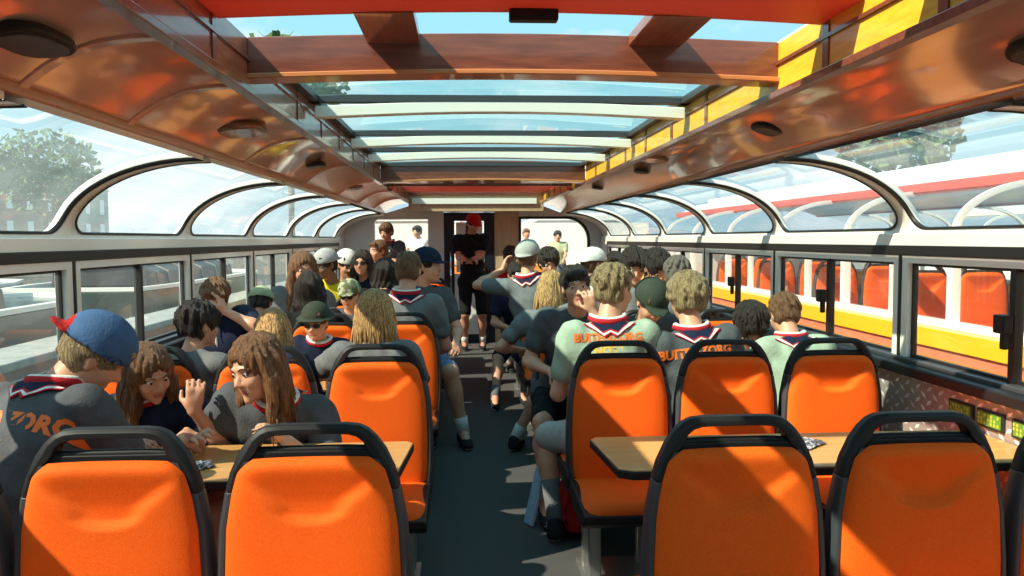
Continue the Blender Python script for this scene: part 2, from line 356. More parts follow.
# roof glass
def roofglass(ya, yb, n):
    q = MB(); K = 12
    vs = []
    for y in (ya, yb):
        for k in range(K+1): u = k/K; vs.append((SKL+(SKR-SKL)*u, y, ZR-.008+.035*math.sin(PI*u)))
    q.add(vs, [(k, k+1, K+2+k, K+1+k) for k in range(K)]); r = struct(empty('window_%d' % n)); q.build('glass_pane', MT['glass_roof'], r, smooth=True)
    f = MB()
    for xi in (SKL, SKR-.05): f.box(xi, xi+.05, ya, yb, ZR-.03, ZR+.0)
    f.box(SKL, SKR, ya, ya+.03, ZR-.03, ZR+.005); f.box(SKL, SKR, yb-.03, yb, ZR-.03, ZR+.005)
    f.build('frame', MT['plastic_grey'], r)
gi = 60
for a, b in ((2.96, 4.02), (4.02, 5.3), (5.3, 6.25), (6.25, 7.46), (10.55, 11.3), (-2.2, 1.9)): roofglass(a, b, gi); gi += 1
# the open bay between hatch and beam: two short lengthwise carlings
for xa, xb in ((-.325, -.14), (.60, .79)):
    q = MB(); q.box(xa, xb, 2.5, 2.9, 2.185, 2.225); struct(q.build('ceiling_carling', MT['wood_long'], bevel=.004))
hb = empty('sliding_hatch', (.2, 2.0, 2.175)); tag(hb, 'orange-red sliding roof hatch above the front of the first long skylight, slid open', 'hatch')
q = MB(); K = 12; A = []
for k in range(K+1): u = k/K; A.append((SKL+.01+(SKR-SKL-.02)*u-.2, .028*math.sin(PI*u)-.005))
q.prism(A+[(x, z+.03) for x, z in reversed(A)], .25, .52, 'y'); q.build('hatch_panel', MT['hatch'], hb)
hb2 = empty('unseen_sun_blocker', (.2, 1.4, 2.215)); tag(hb2, 'pair of added white panels over the skylight, out of view, shading the seats', 'sun_blocker')  # added out of view: blocks the sun, gap leaves a diagonal band on the seats
for xa, xb in ((-.93, -.72), (-.60, .94)):
    q = MB(); q.box(xa, xb, -.45, .48, 0, .02); q.build('sun_blocker_panel', MT['white_boat'], hb2, bevel=.004)
q = MB()
q = MB(); q.box(-.05, .10, .47, .515, -.012, .026); q.build('handle', MT['plastic'], hb, bevel=.006)
# solid ceiling between the skylights, beam and orange blind in the second one
q = MB(); q.box(SKL, SKR, 7.5, 8.35, 2.06, 2.10); struct(q.build('ceiling_middle', MT['copper']))
q = MB(); q.box(SKL, SKR, 8.33, 8.37, 2.045, 2.20); struct(q.build('trim_skylight_front', MT['wood_trim']))
q = MB(); q.box(SKL, SKR, 11.3, Y1+.05, 1.89, 2.22); struct(q.build('ceiling_front', MT['pale_wood']))
q = MB(); q.box(SKL, SKR, 11.26, 11.3, 2.12, 2.21); struct(q.build('trim_front_beam', MT['wood_trim']))
q = MB(); q.box(SKL+.05, SKR-.1, 11.27, 11.3, 1.99, 2.07); struct(q.build('trim_front_light_panel', MT['cream']))
o = MB(); o.box(SKL+.02, SKR-.02, 8.4, 10.9, 2.13, 2.16); tag(o.build('roof_blind', MT['hatch'], bevel=.004), 'orange blind closing the far skylight before the driver', 'blind')
# ceiling fixtures
def speaker(name, x, y, s, w_, l_, label, dark=True):
    z = 1.884 + .13*(1-(1-min(1, abs(x-section(s)(GI))/abs({-1: SKL, 1: SKR}[s]-section(s)(GI))))**2.6)
    r = empty(name, (x, y, z)); r.rotation_euler = (0, s*(.28 if abs(x-section(s)(GI)) < .12 else .12), 0)
    tag(r, label, 'speaker' if dark else 'lamp')
    q = MB()
    pl = [(w_*math.cos(a)*(1+.12*abs(math.sin(2*a))), l_*math.sin(a)*(1+.12*abs(math.sin(2*a)))) for a in [2*PI*k/24 for k in range(24)]]
    q.prism(pl, -.022, .004, 'z'); q.build('housing', MT['plastic'] if dark else MT['steel_bronze'], r, bevel=.01, seg=3)
    q = MB(); q.prism([(a*.82, b*.82) for a, b in pl], -.026, -.02, 'z'); q.build('grille' if dark else 'diffuser', MT['plastic_grey'] if dark else MT['lamp_glass'], r, bevel=.004)
MT['steel_bronze'] = mat('bronze_rim', (.30, .17, .11), .25, metal=.8)
MT['lamp_glass'] = mat('frosted_lamp_glass', (.35, .22, .16), .15, coat=.8)
speaker('ceiling_speaker', -.98, 1.93, -1, .07, .125, 'black angular speaker on the copper ceiling, biggest of the ceiling fittings')
speaker('ceiling_speaker', 1.33, 3.42, 1, .07, .085, 'black oval ceiling speaker on the window side near the big wooden beam')
speaker('ceiling_speaker', 1.38, 1.82, 1, .07, .11, 'black ceiling speaker partly cut off by the edge of the picture')
speaker('ceiling_speaker', -.93, 5.25, -1, .06, .09, 'small flat black ceiling speaker on the water side')
speaker('ceiling_speaker', 1.30, 5.72, 1, .06, .09, 'small black ceiling speaker beside the orange boat side, middle of its row')
speaker('ceiling_speaker', 1.30, 7.6, 1, .06, .09, 'small black ceiling speaker farthest along above the curved windows')
speaker('ceiling_lamp', -.95, 3.55, -1, .10, .15, 'oval bronze-rimmed ceiling lamp on the copper panel', dark=False)
speaker('ceiling_lamp', 1.22, 5.05, 1, .09, .14, 'oval bronze-rimmed ceiling lamp above the boys in green shirts', dark=False)
speaker('ceiling_lamp', -.97, 7.3, -1, .09, .13, 'oval ceiling lamp deep in the boat above the white caps', dark=False)

# ---------------------------------------------------------------- front bulkhead, door, front windows
q = MB(); q.box(-.45, -.26, 11.6, 11.68, 0, 1.9); struct(q.build('wall_front_panel', MT['white']))
q = MB(); q.box(.47, .82, 11.6, 11.68, 0, 1.9); struct(q.build('wall_front_panel', MT['pale_wood']))
d = struct(empty('door_1', (.105, 11.6, 0)))
q = MB(); q.box(-.365, -.22, -.01, .06, 0, 1.88); q.box(.22, .365, -.01, .06, 0, 1.88); q.box(-.22, .22, -.01, .06, 1.76, 1.88); q.box(-.22, .22, -.01, .06, 0, .12); q.build('door_frame', MT['navy'], d, bevel=.008)
q = MB(); q.box(-.22, .22, .0, .04, .12, 1.0); q.build('door_leaf', MT['white'], d)
q = MB(); q.box(-.19, .19, .0, .02, 1.02, 1.74); q.build('door_pane', MT['white'], d)
q = MB(); q.box(-.05, .10, -.006, .0, 1.35, 1.7); q.build('notice', MT['rubber'], d)
q = MB(); q.tube([(-.27, -.05, .62), (-.27, -.05, 1.32)], .014, 8); q.tube([(-.27, -.05, 1.3), (-.27, 0, 1.3)], .012, 8); q.tube([(-.27, -.05, .64), (-.27, 0, .64)], .012, 8); q.build('door_handle', MT['chrome'], d, smooth=True)
q = MB(); q.tube([(-.24, -.03, 1.12), (-.10, -.03, 1.12)], .012, 8); q.build('door_lever', MT['chrome'], d, smooth=True)
for s, side, xa, xb in ((-1, 'left', -1.28, -.45), (1, 'right', .82, 1.86)):
    lo = MB(); x0, x1 = (XW[-1]+.02, -.45) if s < 0 else (.82, XW[1]-.02)
    lo.box(x0, x1, 11.6, 11.68, 0, .98); struct(lo.build('wall_front_'+side, MT['white']))
    # window frame with a rounded outer top corner
    pts = [(xa, .98), (xb, .98)]
    r = .34
    if s > 0:
        pts += [(xb, 1.82-r)]+[(xb-r+r*math.cos(a), 1.82-r+r*math.sin(a)) for a in [k/8*PI/2 for k in range(9)]]+[(xa, 1.82)]
    else:
        pts += [(xb, 1.82)]+[(xa+.06-.06*math.sin(a), 1.76+.06*math.cos(a)) for a in [k/8*PI/2 for k in range(9)]]+[(xa, 1.70)]
    cxm = (xa+xb)/2; czm = 1.4
    inn = [(cxm+(x-cxm)*(1-.035/abs(xb-xa)*2), czm+(z-czm)*(1-.035/.42)) for x, z in pts]
    wn = 70 if s < 0 else 71
    rt = struct(empty('window_%d' % wn)); m = MB()
    A = [(x, 11.585, z) for x, z in pts]; B = [(x, 11.585, z) for x, z in inn]; A2 = [(x, 11.68, z) for x, z in pts]; B2 = [(x, 11.68, z) for x, z in inn]
    m.ring(A, B); m.ring(A2, B2); m.ring(B, B2); m.ring(A, A2); m.build('frame', MT['rubber'] if s > 0 else MT['white'], rt)
    g = MB(); g.add([(x, 11.64, z) for x, z in inn], [tuple(range(len(inn)))]); g.build('glass_pane', MT['glass'], rt)
    # bulkhead around the window following the roof section
    out_ = []
    if s < 0:
        o2 = [(XW[-1]+.02, .98), (XW[-1]+.02, ZC)]+[(CX-arc(k/8, 0)[0], arc(k/8, 0)[1]) for k in range(1, 9)]+[(SKL, 1.98), (-.45, 1.98), (-.45, 1.82), (xa+.06, 1.82), (xa, 1.76), (xa, .98)]
    else:
        o2 = [(XW[1]-.02, .98), (XW[1]-.02, ZC)]+[(CX+arc(k/8, 0)[0], arc(k/8, 0)[1]) for k in range(1, 9)]+[(SKR, 1.98), (.82, 1.98), (.82, 1.82)]+[(xb-r+r*math.cos(a), 1.82-r+r*math.sin(a)) for a in [k/8*PI/2 for k in range(8, -1, -1)]]+[(xb, .98)]
    m = MB(); m.prism(o2, 11.6, 11.68, 'y'); struct(m.build('wall_front_upper_'+side, MT['white']))

# audio guide panels on the tread plate
MT['green'] = mat('green_print', (.10, .24, .03), .5); MT['yel'] = mat('yellow_print', (.45, .42, .06), .5)
for i, yc in enumerate((3.08, 2.90, 2.70, 2.52)):
    o = empty('audio_panel', (CX+HW-.06, yc, .80))
    tag(o, 'green and black language panel on the tread plate, ' + ['first towards the bow', 'second from the bow', 'third, half hidden by a seat', 'last, behind a seat handle'][i], 'panel')
    q = MB(); q.box(-.012, 0, -.078, .078, -.035, .035); q.build('case', MT['rubber'], o, bevel=.004)
    q = MB(); q.box(-.014, -.011, -.066, .066, -.025, .025); q.build('face', MT['green'], o)
    q = MB()
    for a in range(7):
        for b in range(3):
            if (a*5+b*3+i) % 4: q.box(-.016, -.013, -.056+a*.0185, -.047+a*.0185, -.02+b*.015, -.012+b*.015+.003)
    q.build('print', MT['yel'], o)

# ---------------------------------------------------------------- seats
ROW = [1.975+1.5*k for k in range(6)]; SP = .48
COLX = {'L': [-.37, -.85, -1.33], 'R': [.686, 1.166, 1.646]}
prof = [(1.05, .085), (1.046, .115), (1.036, .135), (1.016, .156), (.985, .178), (.94, .198), (.89, .212), (.80, .228), (.66, .236), (.52, .236), (.44, .226), (.40, .20)]
def hwid(z):
    for (z1, w1), (z0, w0) in zip(prof, prof[1:]):
        if z0 <= z <= z1: return w0+(w1-w0)*(z-z0)/(z1-z0)
    return prof[0][1] if z > 1.05 else prof[-1][1]
def make_seat():
    root = empty('boat_seat', (0, 0, 0))
    # one frame ring, black above, grey below
    outer = [(w_, z) for z, w_ in prof]; N_ = len(outer)
    def th(z): return .021 if z > .97 else (.036 if z > .93 else .027)
    inner = []
    for w_, z in outer:
        if z > .97: inner.append({1.05: (.05, 1.027), 1.046: (.088, 1.025), 1.036: (.108, 1.019), 1.016: (.124, 1.006), .985: (.134, .984)}[z])
        else: inner.append((w_-.022, z))
    def dep(z): return .024+.018*max(0, min(1, (1.05-z)/.5))
    for nm, sel, m in (('handle_frame', lambda z: z >= .885, MT['plastic']), ('side_frame', lambda z: z <= .895, MT['plastic_grey'])):
        q = MB(); ids = [i for i, (w_, z) in enumerate(outer) if sel(z)]
        O = [outer[i] for i in ids]; I = [inner[i] for i in ids]
        if nm == 'handle_frame':
            lo_, li = [(-a, b) for a, b in reversed(O)], [(-a, b) for a, b in reversed(I)]
            chains = [(lo_+O, li+I)]
        else: chains = [(O, I), ([(-a, b) for a, b in O], [(-a, b) for a, b in I])]
        for OO, II in chains:
            q = MB()
            n = len(OO); vs = []
            for k in range(n):
                (a, b), (c, d_) = OO[k], II[k]; dd = dep(b)
                vs += [(a, -dd*.55, b), (a, dd*.55, b), ((a*.6+c*.4), -dd, b*.6+d_*.4), ((a*.6+c*.4), dd, b*.6+d_*.4), (c, -dd, d_), (c, dd, d_)]
            fs = []
            for k in range(n-1):
                o_ = k*6; p_ = o_+6
                for a, b in ((0, 1), (1, 3), (3, 5), (5, 4), (4, 2), (2, 0)): fs.append((o_+a, o_+b, p_+b, p_+a))
            fs += [(0, 1, 3, 5, 4, 2), tuple((n-1)*6+j for j in (2, 4, 5, 3, 1, 0))]
            q.add(vs, fs)
            if nm == 'side_frame': q.build(nm, m, root, bevel=.004)
        if nm == 'side_frame': continue
        q.tube([(-.15, 0, .983), (-.08, 0, .986), (.08, 0, .986), (.15, 0, .983)], .011, 8, ry=.011); q.box(-.165, .165, -.017, .017, .962, .986)
        q.build(nm, m, root, bevel=.004)
    q = MB(); pl = [(hwid(z)-.024, z) for z in (.965, .94, .89, .80, .66, .52, .44)]; q.prism([(a, b) for a, b in pl]+[(-a, b) for a, b in reversed(pl)], -.03, .03, 'y'); q.build('back_shell', MT['plastic_grey'], root)
    # cushions, one on either side, with the curved hollow under the head
    nu, nv = 44, 64
    for sgn in (-1, 1):
        vs = []
        for j in range(nv+1):
            v = j/nv; z = .455+(.972-.455)*v
            w0 = min(hwid(z)-.020, .2155)-(.0 if z < .93 else (z-.93)**2*14)
            for i in range(nu+1):
                u = -1+2*i/nu
                uu = math.copysign(abs(u)**.8, u)
                eu = (1-abs(uu)**7); ev = 1-max(0, (z-.935)/.037)**3 if z > .935 else 1
                x = uu*w0
                zz = z+(.0035*(1-u*u) if z > .9 else 0)
                base = .030+.030*(max(0, eu)**.6)*(max(0, ev)**.5)
                # hollow: deepens downwards to a curved ledge, then comes back out
                zl = .838-.020*max(0, 1-(x/.085)**2)
                def sm(t): t = max(0, min(1, t)); return t*t*(3-2*t)
                wid = .075+.10*sm((z-.84)/.11)
                side_ = sm((wid+.02-abs(x))/.05)
                hollow = .020*side_*sm((.965-z)/.11)*sm((z-zl)/.014)
                puff = .012*math.exp(-((z-.62)/.16)**2)*(1-u*u)
                vs.append((x, sgn*(base-hollow+puff), zz))
        fs = [(j*(nu+1)+i, j*(nu+1)+i+1, (j+1)*(nu+1)+i+1, (j+1)*(nu+1)+i) for j in range(nv) for i in range(nu)]
        q = MB(); q.add(vs, fs)
        q.build('back_cushion', MT['orange'], root, smooth=True)
        # seat cushion
        vs = []; nu2, nv2 = 16, 18
        path = [(.035, .47), (.06, .462), (.12, .458), (.22, .462), (.32, .468), (.39, .466), (.43, .458), (.450, .444), (.457, .430), (.457, .418)]
        for (y, z) in path:
            for i in range(nu2+1):
                u = -1+2*i/nu2; uu = math.copysign(abs(u)**.75, u); drop = .03*abs(uu)**8
                vs.append((uu*(.213 if y < .4 else .213-(y-.4)*.5), sgn*y, z-drop-.006*(1-u*u)*(1 if y < .4 else 0)))
        fs = [(j*(nu2+1)+i, j*(nu2+1)+i+1, (j+1)*(nu2+1)+i+1, (j+1)*(nu2+1)+i) for j in range(len(path)-1) for i in range(nu2)]
        q = MB(); q.add(vs, fs); q.build('seat_cushion', MT['orange'], root, smooth=True)
        q = MB(); ys = sorted((sgn*.02, sgn*.445)); 
        q.prism([(sgn*.02, .40), (sgn*.02, .445), (sgn*.25, .44), (sgn*.465, .426), (sgn*.468, .395), (sgn*.42, .365), (sgn*.1, .35)], -.224, .224, 'x'); q.build('seat_shell', MT['plastic'], root, bevel=.008)
        q = MB(); q.box(-.15, -.10, sgn*.10-.025, sgn*.10+.025, .01, .38); q.build('leg', MT['steel'], root, bevel=.004)
        q = MB(); q.box(.10, .15, sgn*.10-.025, sgn*.10+.025, .01, .38); q.build('leg', MT['steel'], root, bevel=.004)
    q = MB(); q.box(-.17, .17, -.16, .16, 0, .015); q.build('base_plate', MT['steel'], root, bevel=.003)
    return root
proto = make_seat()
row_ph = ['in the closest row with its empty orange back to the camera', 'in the row behind the first tables', 'in the third row from the camera', 'in the fourth row from the camera', 'in the fifth row from the camera', 'in the sixth row by the driver']
first = True
for side in 'LR':
    for r_ in range(6):
        for c_ in range(3):
            o = proto if first else copy_tree(proto); first = False
            o.location = (COLX[side][c_], ROW[r_], 0)
            colp = {'L': ['aisle seat on water side', 'middle of three on water side', 'against windows onto the water'], 'R': ['aisle seat on orange boat side', 'middle of three on orange boat side', 'against windows facing orange boat']}[side][c_]
            o.name = 'boat_seat' if o is proto else 'boat_seat.001'
            tag(o, 'orange padded seat %s, %s' % (['in front row of picture', 'in second row', 'in third row', 'in fourth row', 'in fifth row', 'in last row by driver'][r_], colp), 'seat', 'orange boat seats')

# ---------------------------------------------------------------- tables
for side in 'LR':
    for k in range(5):
        yc = 2.78+1.5*k; xa, xb = (XW[-1]+.05, -.19) if side == 'L' else (.48, XW[1]-.07)
        t = empty('table', ((xa+xb)/2, yc, 0)); hx = (xb-xa)/2; hy = .225
        ch = .035; s = 1 if side == 'L' else -1
        tag(t, 'beech table with black edge, %s, %s' % (['first one from the camera', 'second from the camera', 'third from the camera', 'fourth from the camera', 'last by the driver'][k], 'water side' if side == 'L' else 'orange boat side'), 'table', 'fixed tables between the seat rows')
        E_ = hx*s; cy = .10; cx_ = .05
        pl = [(-E_, -hy), (E_-s*.075, -hy), (E_-s*.03, -hy+.03), (E_, hy-.03), (E_-s*.02, hy), (-E_, hy)]
        if s < 0: pl = pl[::-1]
        q = MB(); q.prism(pl, .716, .74, 'z'); q.build('table_top', MT['table'], t, bevel=.003)
        q = MB(); q.prism([(a*1.005, b*1.025) for a, b in pl], .708, .736, 'z'); q.build('table_edge', MT['plastic'], t, bevel=.004)
        for px in (-hx*.45, hx*.45): q = MB(); q.tube([(px, 0, 0), (px, 0, .71)], .03, 12); q.build('leg', MT['steel'], t, smooth=False)
        q = MB(); q.box(-hx*.6, hx*.6, -.03, .03, .685, .71); q.build('support_rail', MT['plastic'], t)
MT['foil'] = mat('crumpled_wrapper', (.62, .64, .68), .28, metal=.5, col2=(.12, .13, .16), nscale=45, lo=.45, hi=.55)
for (x, y, lab, rr_) in ((-.905, 2.69, 'crumpled silver wrapper on the table in front of the long haired girl', .055), (1.25, 2.82, 'crumpled silver and blue wrapper on the table between two empty seats', .06)):
    rng = random.Random(int(x*100)); q = MB(); n = 16; vs = []
    for j in range(n+1):
        for i in range(n+1):
            a, b = -1+2*i/n, -1+2*j/n; d_ = max(abs(a), abs(b))
            vs.append((a*rr_*1.25+rng.uniform(-1, 1)*.004, b*rr_*.75+a*.014+rng.uniform(-1, 1)*.004, .002+rng.uniform(0, .016)*(1-.5*d_)+.008*(1-d_)))
    q.add(vs, [(j*(n+1)+i, j*(n+1)+i+1, (j+1)*(n+1)+i+1, (j+1)*(n+1)+i) for j in range(n) for i in range(n)])
    o = q.build('wrapper', MT['foil']); o.location = (x, y, .741); o.rotation_euler[2] = .5
    sd = o.modifiers.new('t', 'SOLIDIFY'); sd.thickness = .001
    tag(o, lab, 'wrapper')
# ---------------------------------------------------------------- outside
m, nt, p = new_mat('canal_water'); p.inputs['Base Color'].default_value = (.012, .022, .020, 1); p.inputs['Roughness'].default_value = .06; p.inputs['IOR'].default_value = 1.33
tcn = nt.nodes.new('ShaderNodeTexCoord'); mp_ = nt.nodes.new('ShaderNodeMapping'); mp_.inputs['Scale'].default_value = (1, .55, 1); nt.links.new(tcn.outputs['Object'], mp_.inputs[0])
n1 = nt.nodes.new('ShaderNodeTexNoise'); n1.inputs['Scale'].default_value = 2.4; n1.inputs['Detail'].default_value = 5; nt.links.new(mp_.outputs[0], n1.inputs['Vector'])
b = nt.nodes.new('ShaderNodeBump'); b.inputs['Distance'].default_value = .35; b.inputs['Strength'].default_value = .8; nt.links.new(n1.outputs[0], b.inputs['Height']); nt.links.new(b.outputs[0], p.inputs['Normal'])
MT['water'] = m
q = MB(); q.box(-120, 120, -60, 200, -3, -.02-.25); struct(q.build('water', MT['water']))
MT['concrete'] = mat('pale_pontoon', (.30, .31, .29), .8, col2=(.22, .23, .22), nscale=6)
MT['brick'] = mat('brown_brick', (.20, .11, .08), .8, col2=(.26, .15, .11), nscale=3)
MT['leaf'] = mat('tree_leaves', (.05, .11, .03), .7, col2=(.10, .18, .05), nscale=3)
MT['dark_hull'] = mat('dark_green_hull', (.02, .045, .04), .35, coat=.4)
# finger pontoon on the water side
pn = empty('pontoon', (-5.05, 0, 0)); tag(pn, 'long pale floating pontoon on the water beside the boat', 'pontoon')
o = MB(); o.box(-.38, .38, -4, 40, .15, .25); o.build('deck', MT['concrete'], pn, bevel=.02)
o = MB(); o.box(-.32, .32, -4, 40, -.4, .15); o.build('float', MT['dark_hull'], pn)
def barge(x, y, L_, label, hullm, coverm):
    r = empty('barge', (x, y, 0)); tag(r, label, 'boat')
    pl = [(-1.3, 0), (1.3, 0), (1.5, 1.5), (1.5, L_-2), (.9, L_-.5), (0, L_), (-.9, L_-.5), (-1.5, L_-2), (-1.5, 1.5)]
    q = MB(); q.prism(pl, -.5, .55, 'z'); q.build('hull', hullm, r, bevel=.03)
    q = MB(); ou = [(a*1.02, b, .55) for a, b in pl]; inn = [(a*.92, L_/2+(b-L_/2)*.96, .55) for a, b in pl]
    q.ring(ou, inn); q.ring([(a, b, .62) for a, b, c in ou], [(a, b, .62) for a, b, c in inn]); q.ring(ou, [(a, b, .62) for a, b, c in ou]); q.ring(inn, [(a, b, .62) for a, b, c in inn]); q.build('gunwale', MT['white_boat'], r)
    q = MB(); q.prism([(-1.1, .55), (-1.05, .85), (-.5, 1.1), (.5, 1.1), (1.05, .85), (1.1, .55)], 1.6, L_-3, 'y'); q.build('cover', coverm, r, bevel=.03)
    k = 2.2
    while k < L_-3: q = MB(); q.prism([(-1.12, .56), (-1.07, .87), (-.5, 1.125), (.5, 1.125), (1.07, .87), (1.12, .56)], k, k+.05, 'y'); q.build('cover_strap', MT['concrete'], r); k += 1.1
barge(-7.4, 4.5, 10, 'dark covered barge moored at the pale pontoon', MT['dark_hull'], MT['dark_hull'])
barge(-7.4, 15.5, 10, 'second covered barge moored farther along the pontoon', MT['dark_hull'], MT['plastic_grey'])
barge(-11.2, 8, 12, 'long grey covered barge lying outside the dark one', MT['plastic_grey'], MT['plastic_grey'])
# hull below our own windows
for s in (-1, 1):
    q = MB(); x = section(s); q.box(min(x(HW+.03), x(HW+.16)), max(x(HW+.03), x(HW+.16)), Y0, 14.6, -.4, .70); struct(q.build('wall_hull_'+('left' if s < 0 else 'right'), MT['orange_hull' if s > 0 else 'dark_hull'], bevel=.01))
# neighbouring tour boats
def tour_boat(name, cx, ya, n, hull, band, roofm, label, glass, framem, s_near, trimm):
    r = empty(name, (cx, ya, 0)); tag(r, label, 'boat')
    L_ = n*1.5
    q = MB(); q.prism([(-2.02, .70), (-1.88, .70), (-1.75, .18), (1.75, .18), (1.88, .70), (2.02, .70), (1.75, -.5), (-1.75, -.5)], -.8, L_+.8, 'y')
    q.build('hull', hull, r, bevel=.02)
    q = MB(); bow = [(-1.95, L_+.8), (1.95, L_+.8), (1.5, L_+2.6), (.6, L_+3.9), (0, L_+4.2), (-.6, L_+3.9), (-1.5, L_+2.6)]; q.prism(bow, -.45, .72, 'z'); q.build('bow', hull, r, bevel=.02)
    for s in (-1, 1):
        q = MB(); q.box(min(s*1.88, s*2.06), max(s*1.88, s*2.06), -.8, L_+.8, .775, .895); q.build('colour_band', band, r, bevel=.004)
        q = MB(); q.box(min(s*1.88, s*2.04), max(s*1.88, s*2.04), -.8, L_+.8, .70, .775); q.build('gunwale', MT['deck_red'], r, bevel=.006)
        q = MB(); q.box(min(s*2.0, s*2.07), max(s*2.0, s*2.07), -.8, L_+.8, .64, .70); q.build('rubbing_strake', trimm, r, bevel=.01)
        q = MB(); q.box(min(s*1.84, s*1.97), max(s*1.84, s*1.97), -.8, L_+.8, .895, .935); q.build('window_sill', framem, r, bevel=.004)
        q = MB(); q.box(min(s*1.84, s*1.94), max(s*1.84, s*1.94), 0, L_, 1.40, 1.50); q.build('belt', framem, r, bevel=.004)
        q = MB(); q.box(min(s*1.84, s*1.95), max(s*1.84, s*1.95), 0, L_, 1.50, 1.53); q.build('belt_trim', trimm, r, bevel=.004)
        q = MB(); q.box(*sorted((s*1.22, s*1.33)), 0, L_, 1.86, 1.94); q.build('roof_edge', roofm, r, bevel=.01)
        for i in range(n):
            wr_ = empty('window', (0, i*1.5, 0), 0, r)
            c = MB(); x0, x1 = sorted((s*1.86, s*1.92))
            c.box(x0, x1, 0, .03, .93, 1.42); c.box(x0, x1, 1.47, 1.5, .93, 1.42); c.box(x0, x1, .73, .75, .93, 1.42); c.build('frame', framem, wr_)
            K = 12; q = MB(); A = [arc(k/K, -.01) for k in range(K+1)]; B_ = [arc(k/K, .03) for k in range(K+1)]
            for k in range(K): q.prism([(s*A[k][0], A[k][1]), (s*A[k+1][0], A[k+1][1]), (s*B_[k+1][0], B_[k+1][1]), (s*B_[k][0], B_[k][1])], -.018-.03*(k == 0), .018+.03*(k == 0), 'y')
            q.build('roof_rib', framem, wr_)
            g = MB(); g.add([(s*1.885, .05, .94), (s*1.885, 1.45, .94), (s*1.885, 1.45, 1.41), (s*1.885, .05, 1.41)], [(0, 1, 2, 3)])
            vs = [(s*arc(k/K, .01)[0], y, arc(k/K, .01)[1]) for y in (.03, 1.47) for k in range(K+1)]
            g.add(vs, [(k, k+1, K+2+k, K+1+k) for k in range(K)]); g.build('glass_pane', glass, wr_, smooth=True)
    q = MB(); q.prism([(-1.29, 1.85), (-1.0, 1.96), (1.0, 1.96), (1.29, 1.85), (1.27, 1.93), (.95, 2.08), (-.95, 2.08), (-1.27, 1.93)], 0, L_, 'y'); q.build('roof', MT['white_boat'], r, bevel=.01)
    q = MB(); q.box(-.85, .85, .3, L_-.3, 2.08, 2.16); q.build('roof_hatch', MT['white_boat'], r, bevel=.02)
    for ya_, yb_, zt_ in ((-.05, 0, 1.9), (L_, L_+.05, 1.5)): q = MB(); q.box(-1.85, 1.85, ya_, yb_, .7, zt_); q.build('end_wall', framem, r)
    q = MB(); q.box(-1.78, 1.78, 0, L_, .18, .23); q.build('cabin_floor', MT['floor'], r)
    return r
NB = tour_boat('tour_boat', 5.13, .6, 9, MT['orange_hull'], MT['yellow_hull'], MT['hatch'], 'orange and yellow tour boat moored alongside with orange seats inside', MT['glass'], MT['white_boat'], -1, MT['yellow_hull'])
for i in range(7):
    for j, dx in enumerate((-1.45, -.97)):
        o = copy_tree(proto); o.location = (5.13+dx, 1.7+1.5*i, .235); tag(o, 'orange seat in the moored tour boat, %s, %s row from stern' % (['window side', 'one in from the windows'][j], ['first', 'second', 'third', 'fourth', 'fifth', 'sixth', 'seventh'][i]), 'seat', 'seats inside the moored tour boat')
        o.name = 'boat_seat.001'
NB2 = tour_boat('tour_boat', 10.6, -2, 11, MT['white_boat'], MT['white_boat'], MT['white_boat'], 'white glass-roofed tour boat moored beyond the orange one', MT['glass'], MT['white_boat'], -1, MT['white_boat'])
TB3 = tour_boat('tour_boat', -16, 9, 9, MT['dark_hull'], MT['white_boat'], MT['white_boat'], 'low dark tour boat lying beyond the pale pontoon', MT['glass_dark'], MT['concrete'], 1, MT['white_boat'])
TB5 = tour_boat('tour_boat', 2.95, 20.5, 2, MT['white_boat'], MT['hatch'], MT['white_boat'], 'white tour boat with a red band ahead of the bow, behind the child in white', MT['glass'], MT['white_boat'], 1, MT['hatch'])
TB4 = tour_boat('tour_boat', -1.3, 20.5, 2, MT['orange_hull'], MT['yellow_hull'], MT['hatch'], 'orange tour boat lying ahead of the bow, seen through the front windows', MT['glass'], MT['white_boat'], 1, MT['orange_hull'])
# lifebuoy box, strap post between the boats
o = MB(); o.tube([(2.62, 6.4, .0), (2.62, 6.4, 1.1)], .035, 10); tag(o.build('mooring_post', MT['deck_red'], smooth=True), 'brown mooring post standing between the two boats', 'post')
# quays, houses, trees
def house(cx, cy, w_, d_, h_, wallm, label, facing):
    r = empty('house', (cx, cy, .8)); tag(r, label, 'house', 'canal houses on the quay')
    q = MB(); q.box(-w_/2, w_/2, -d_/2, d_/2, 0, h_); q.build('wall', wallm, r)
    q = MB(); q.prism([(-w_/2-.2, h_), (w_/2+.2, h_), (w_*.2, h_+3), (-w_*.2, h_+3)], -d_/2-.2, d_/2+.2, 'y'); q.build('roof', MT['dark_hull'], r)
    fx = facing
    for fl_ in range(int(h_//3)):
        for k in range(3):
            q = MB(); y = -d_/2+d_*(k+.5)/3
            if facing in (-1, 1): q.box(*sorted((facing*(w_/2), facing*(w_/2+.06))), y-.55, y+.55, 1+fl_*3, 2.8+fl_*3)
            q.build('window', MT['white_boat'], r); 
for i in range(1, 7):
    house(-50, 22+i*13, 10, 11.5, [12, 6, 7, 5.5, 6.5, 6, 7][i], MT['brick'] if i % 2 else MT['concrete'], 'low canal house far across the water, %s' % ['', 'brown and first in its row', 'pale and second in its row', 'brown and third in its row', 'pale and fourth in its row', 'brown and fifth in its row', 'pale and last in its row'][i], 1)
q = MB(); q.box(-60, -28, -30, 110, -1, .8); q.box(20, 60, -30, 110, -1, .8); q.box(-60, 60, 42, 90, -1, .8); struct(q.build('ground_quay', MT['concrete']))
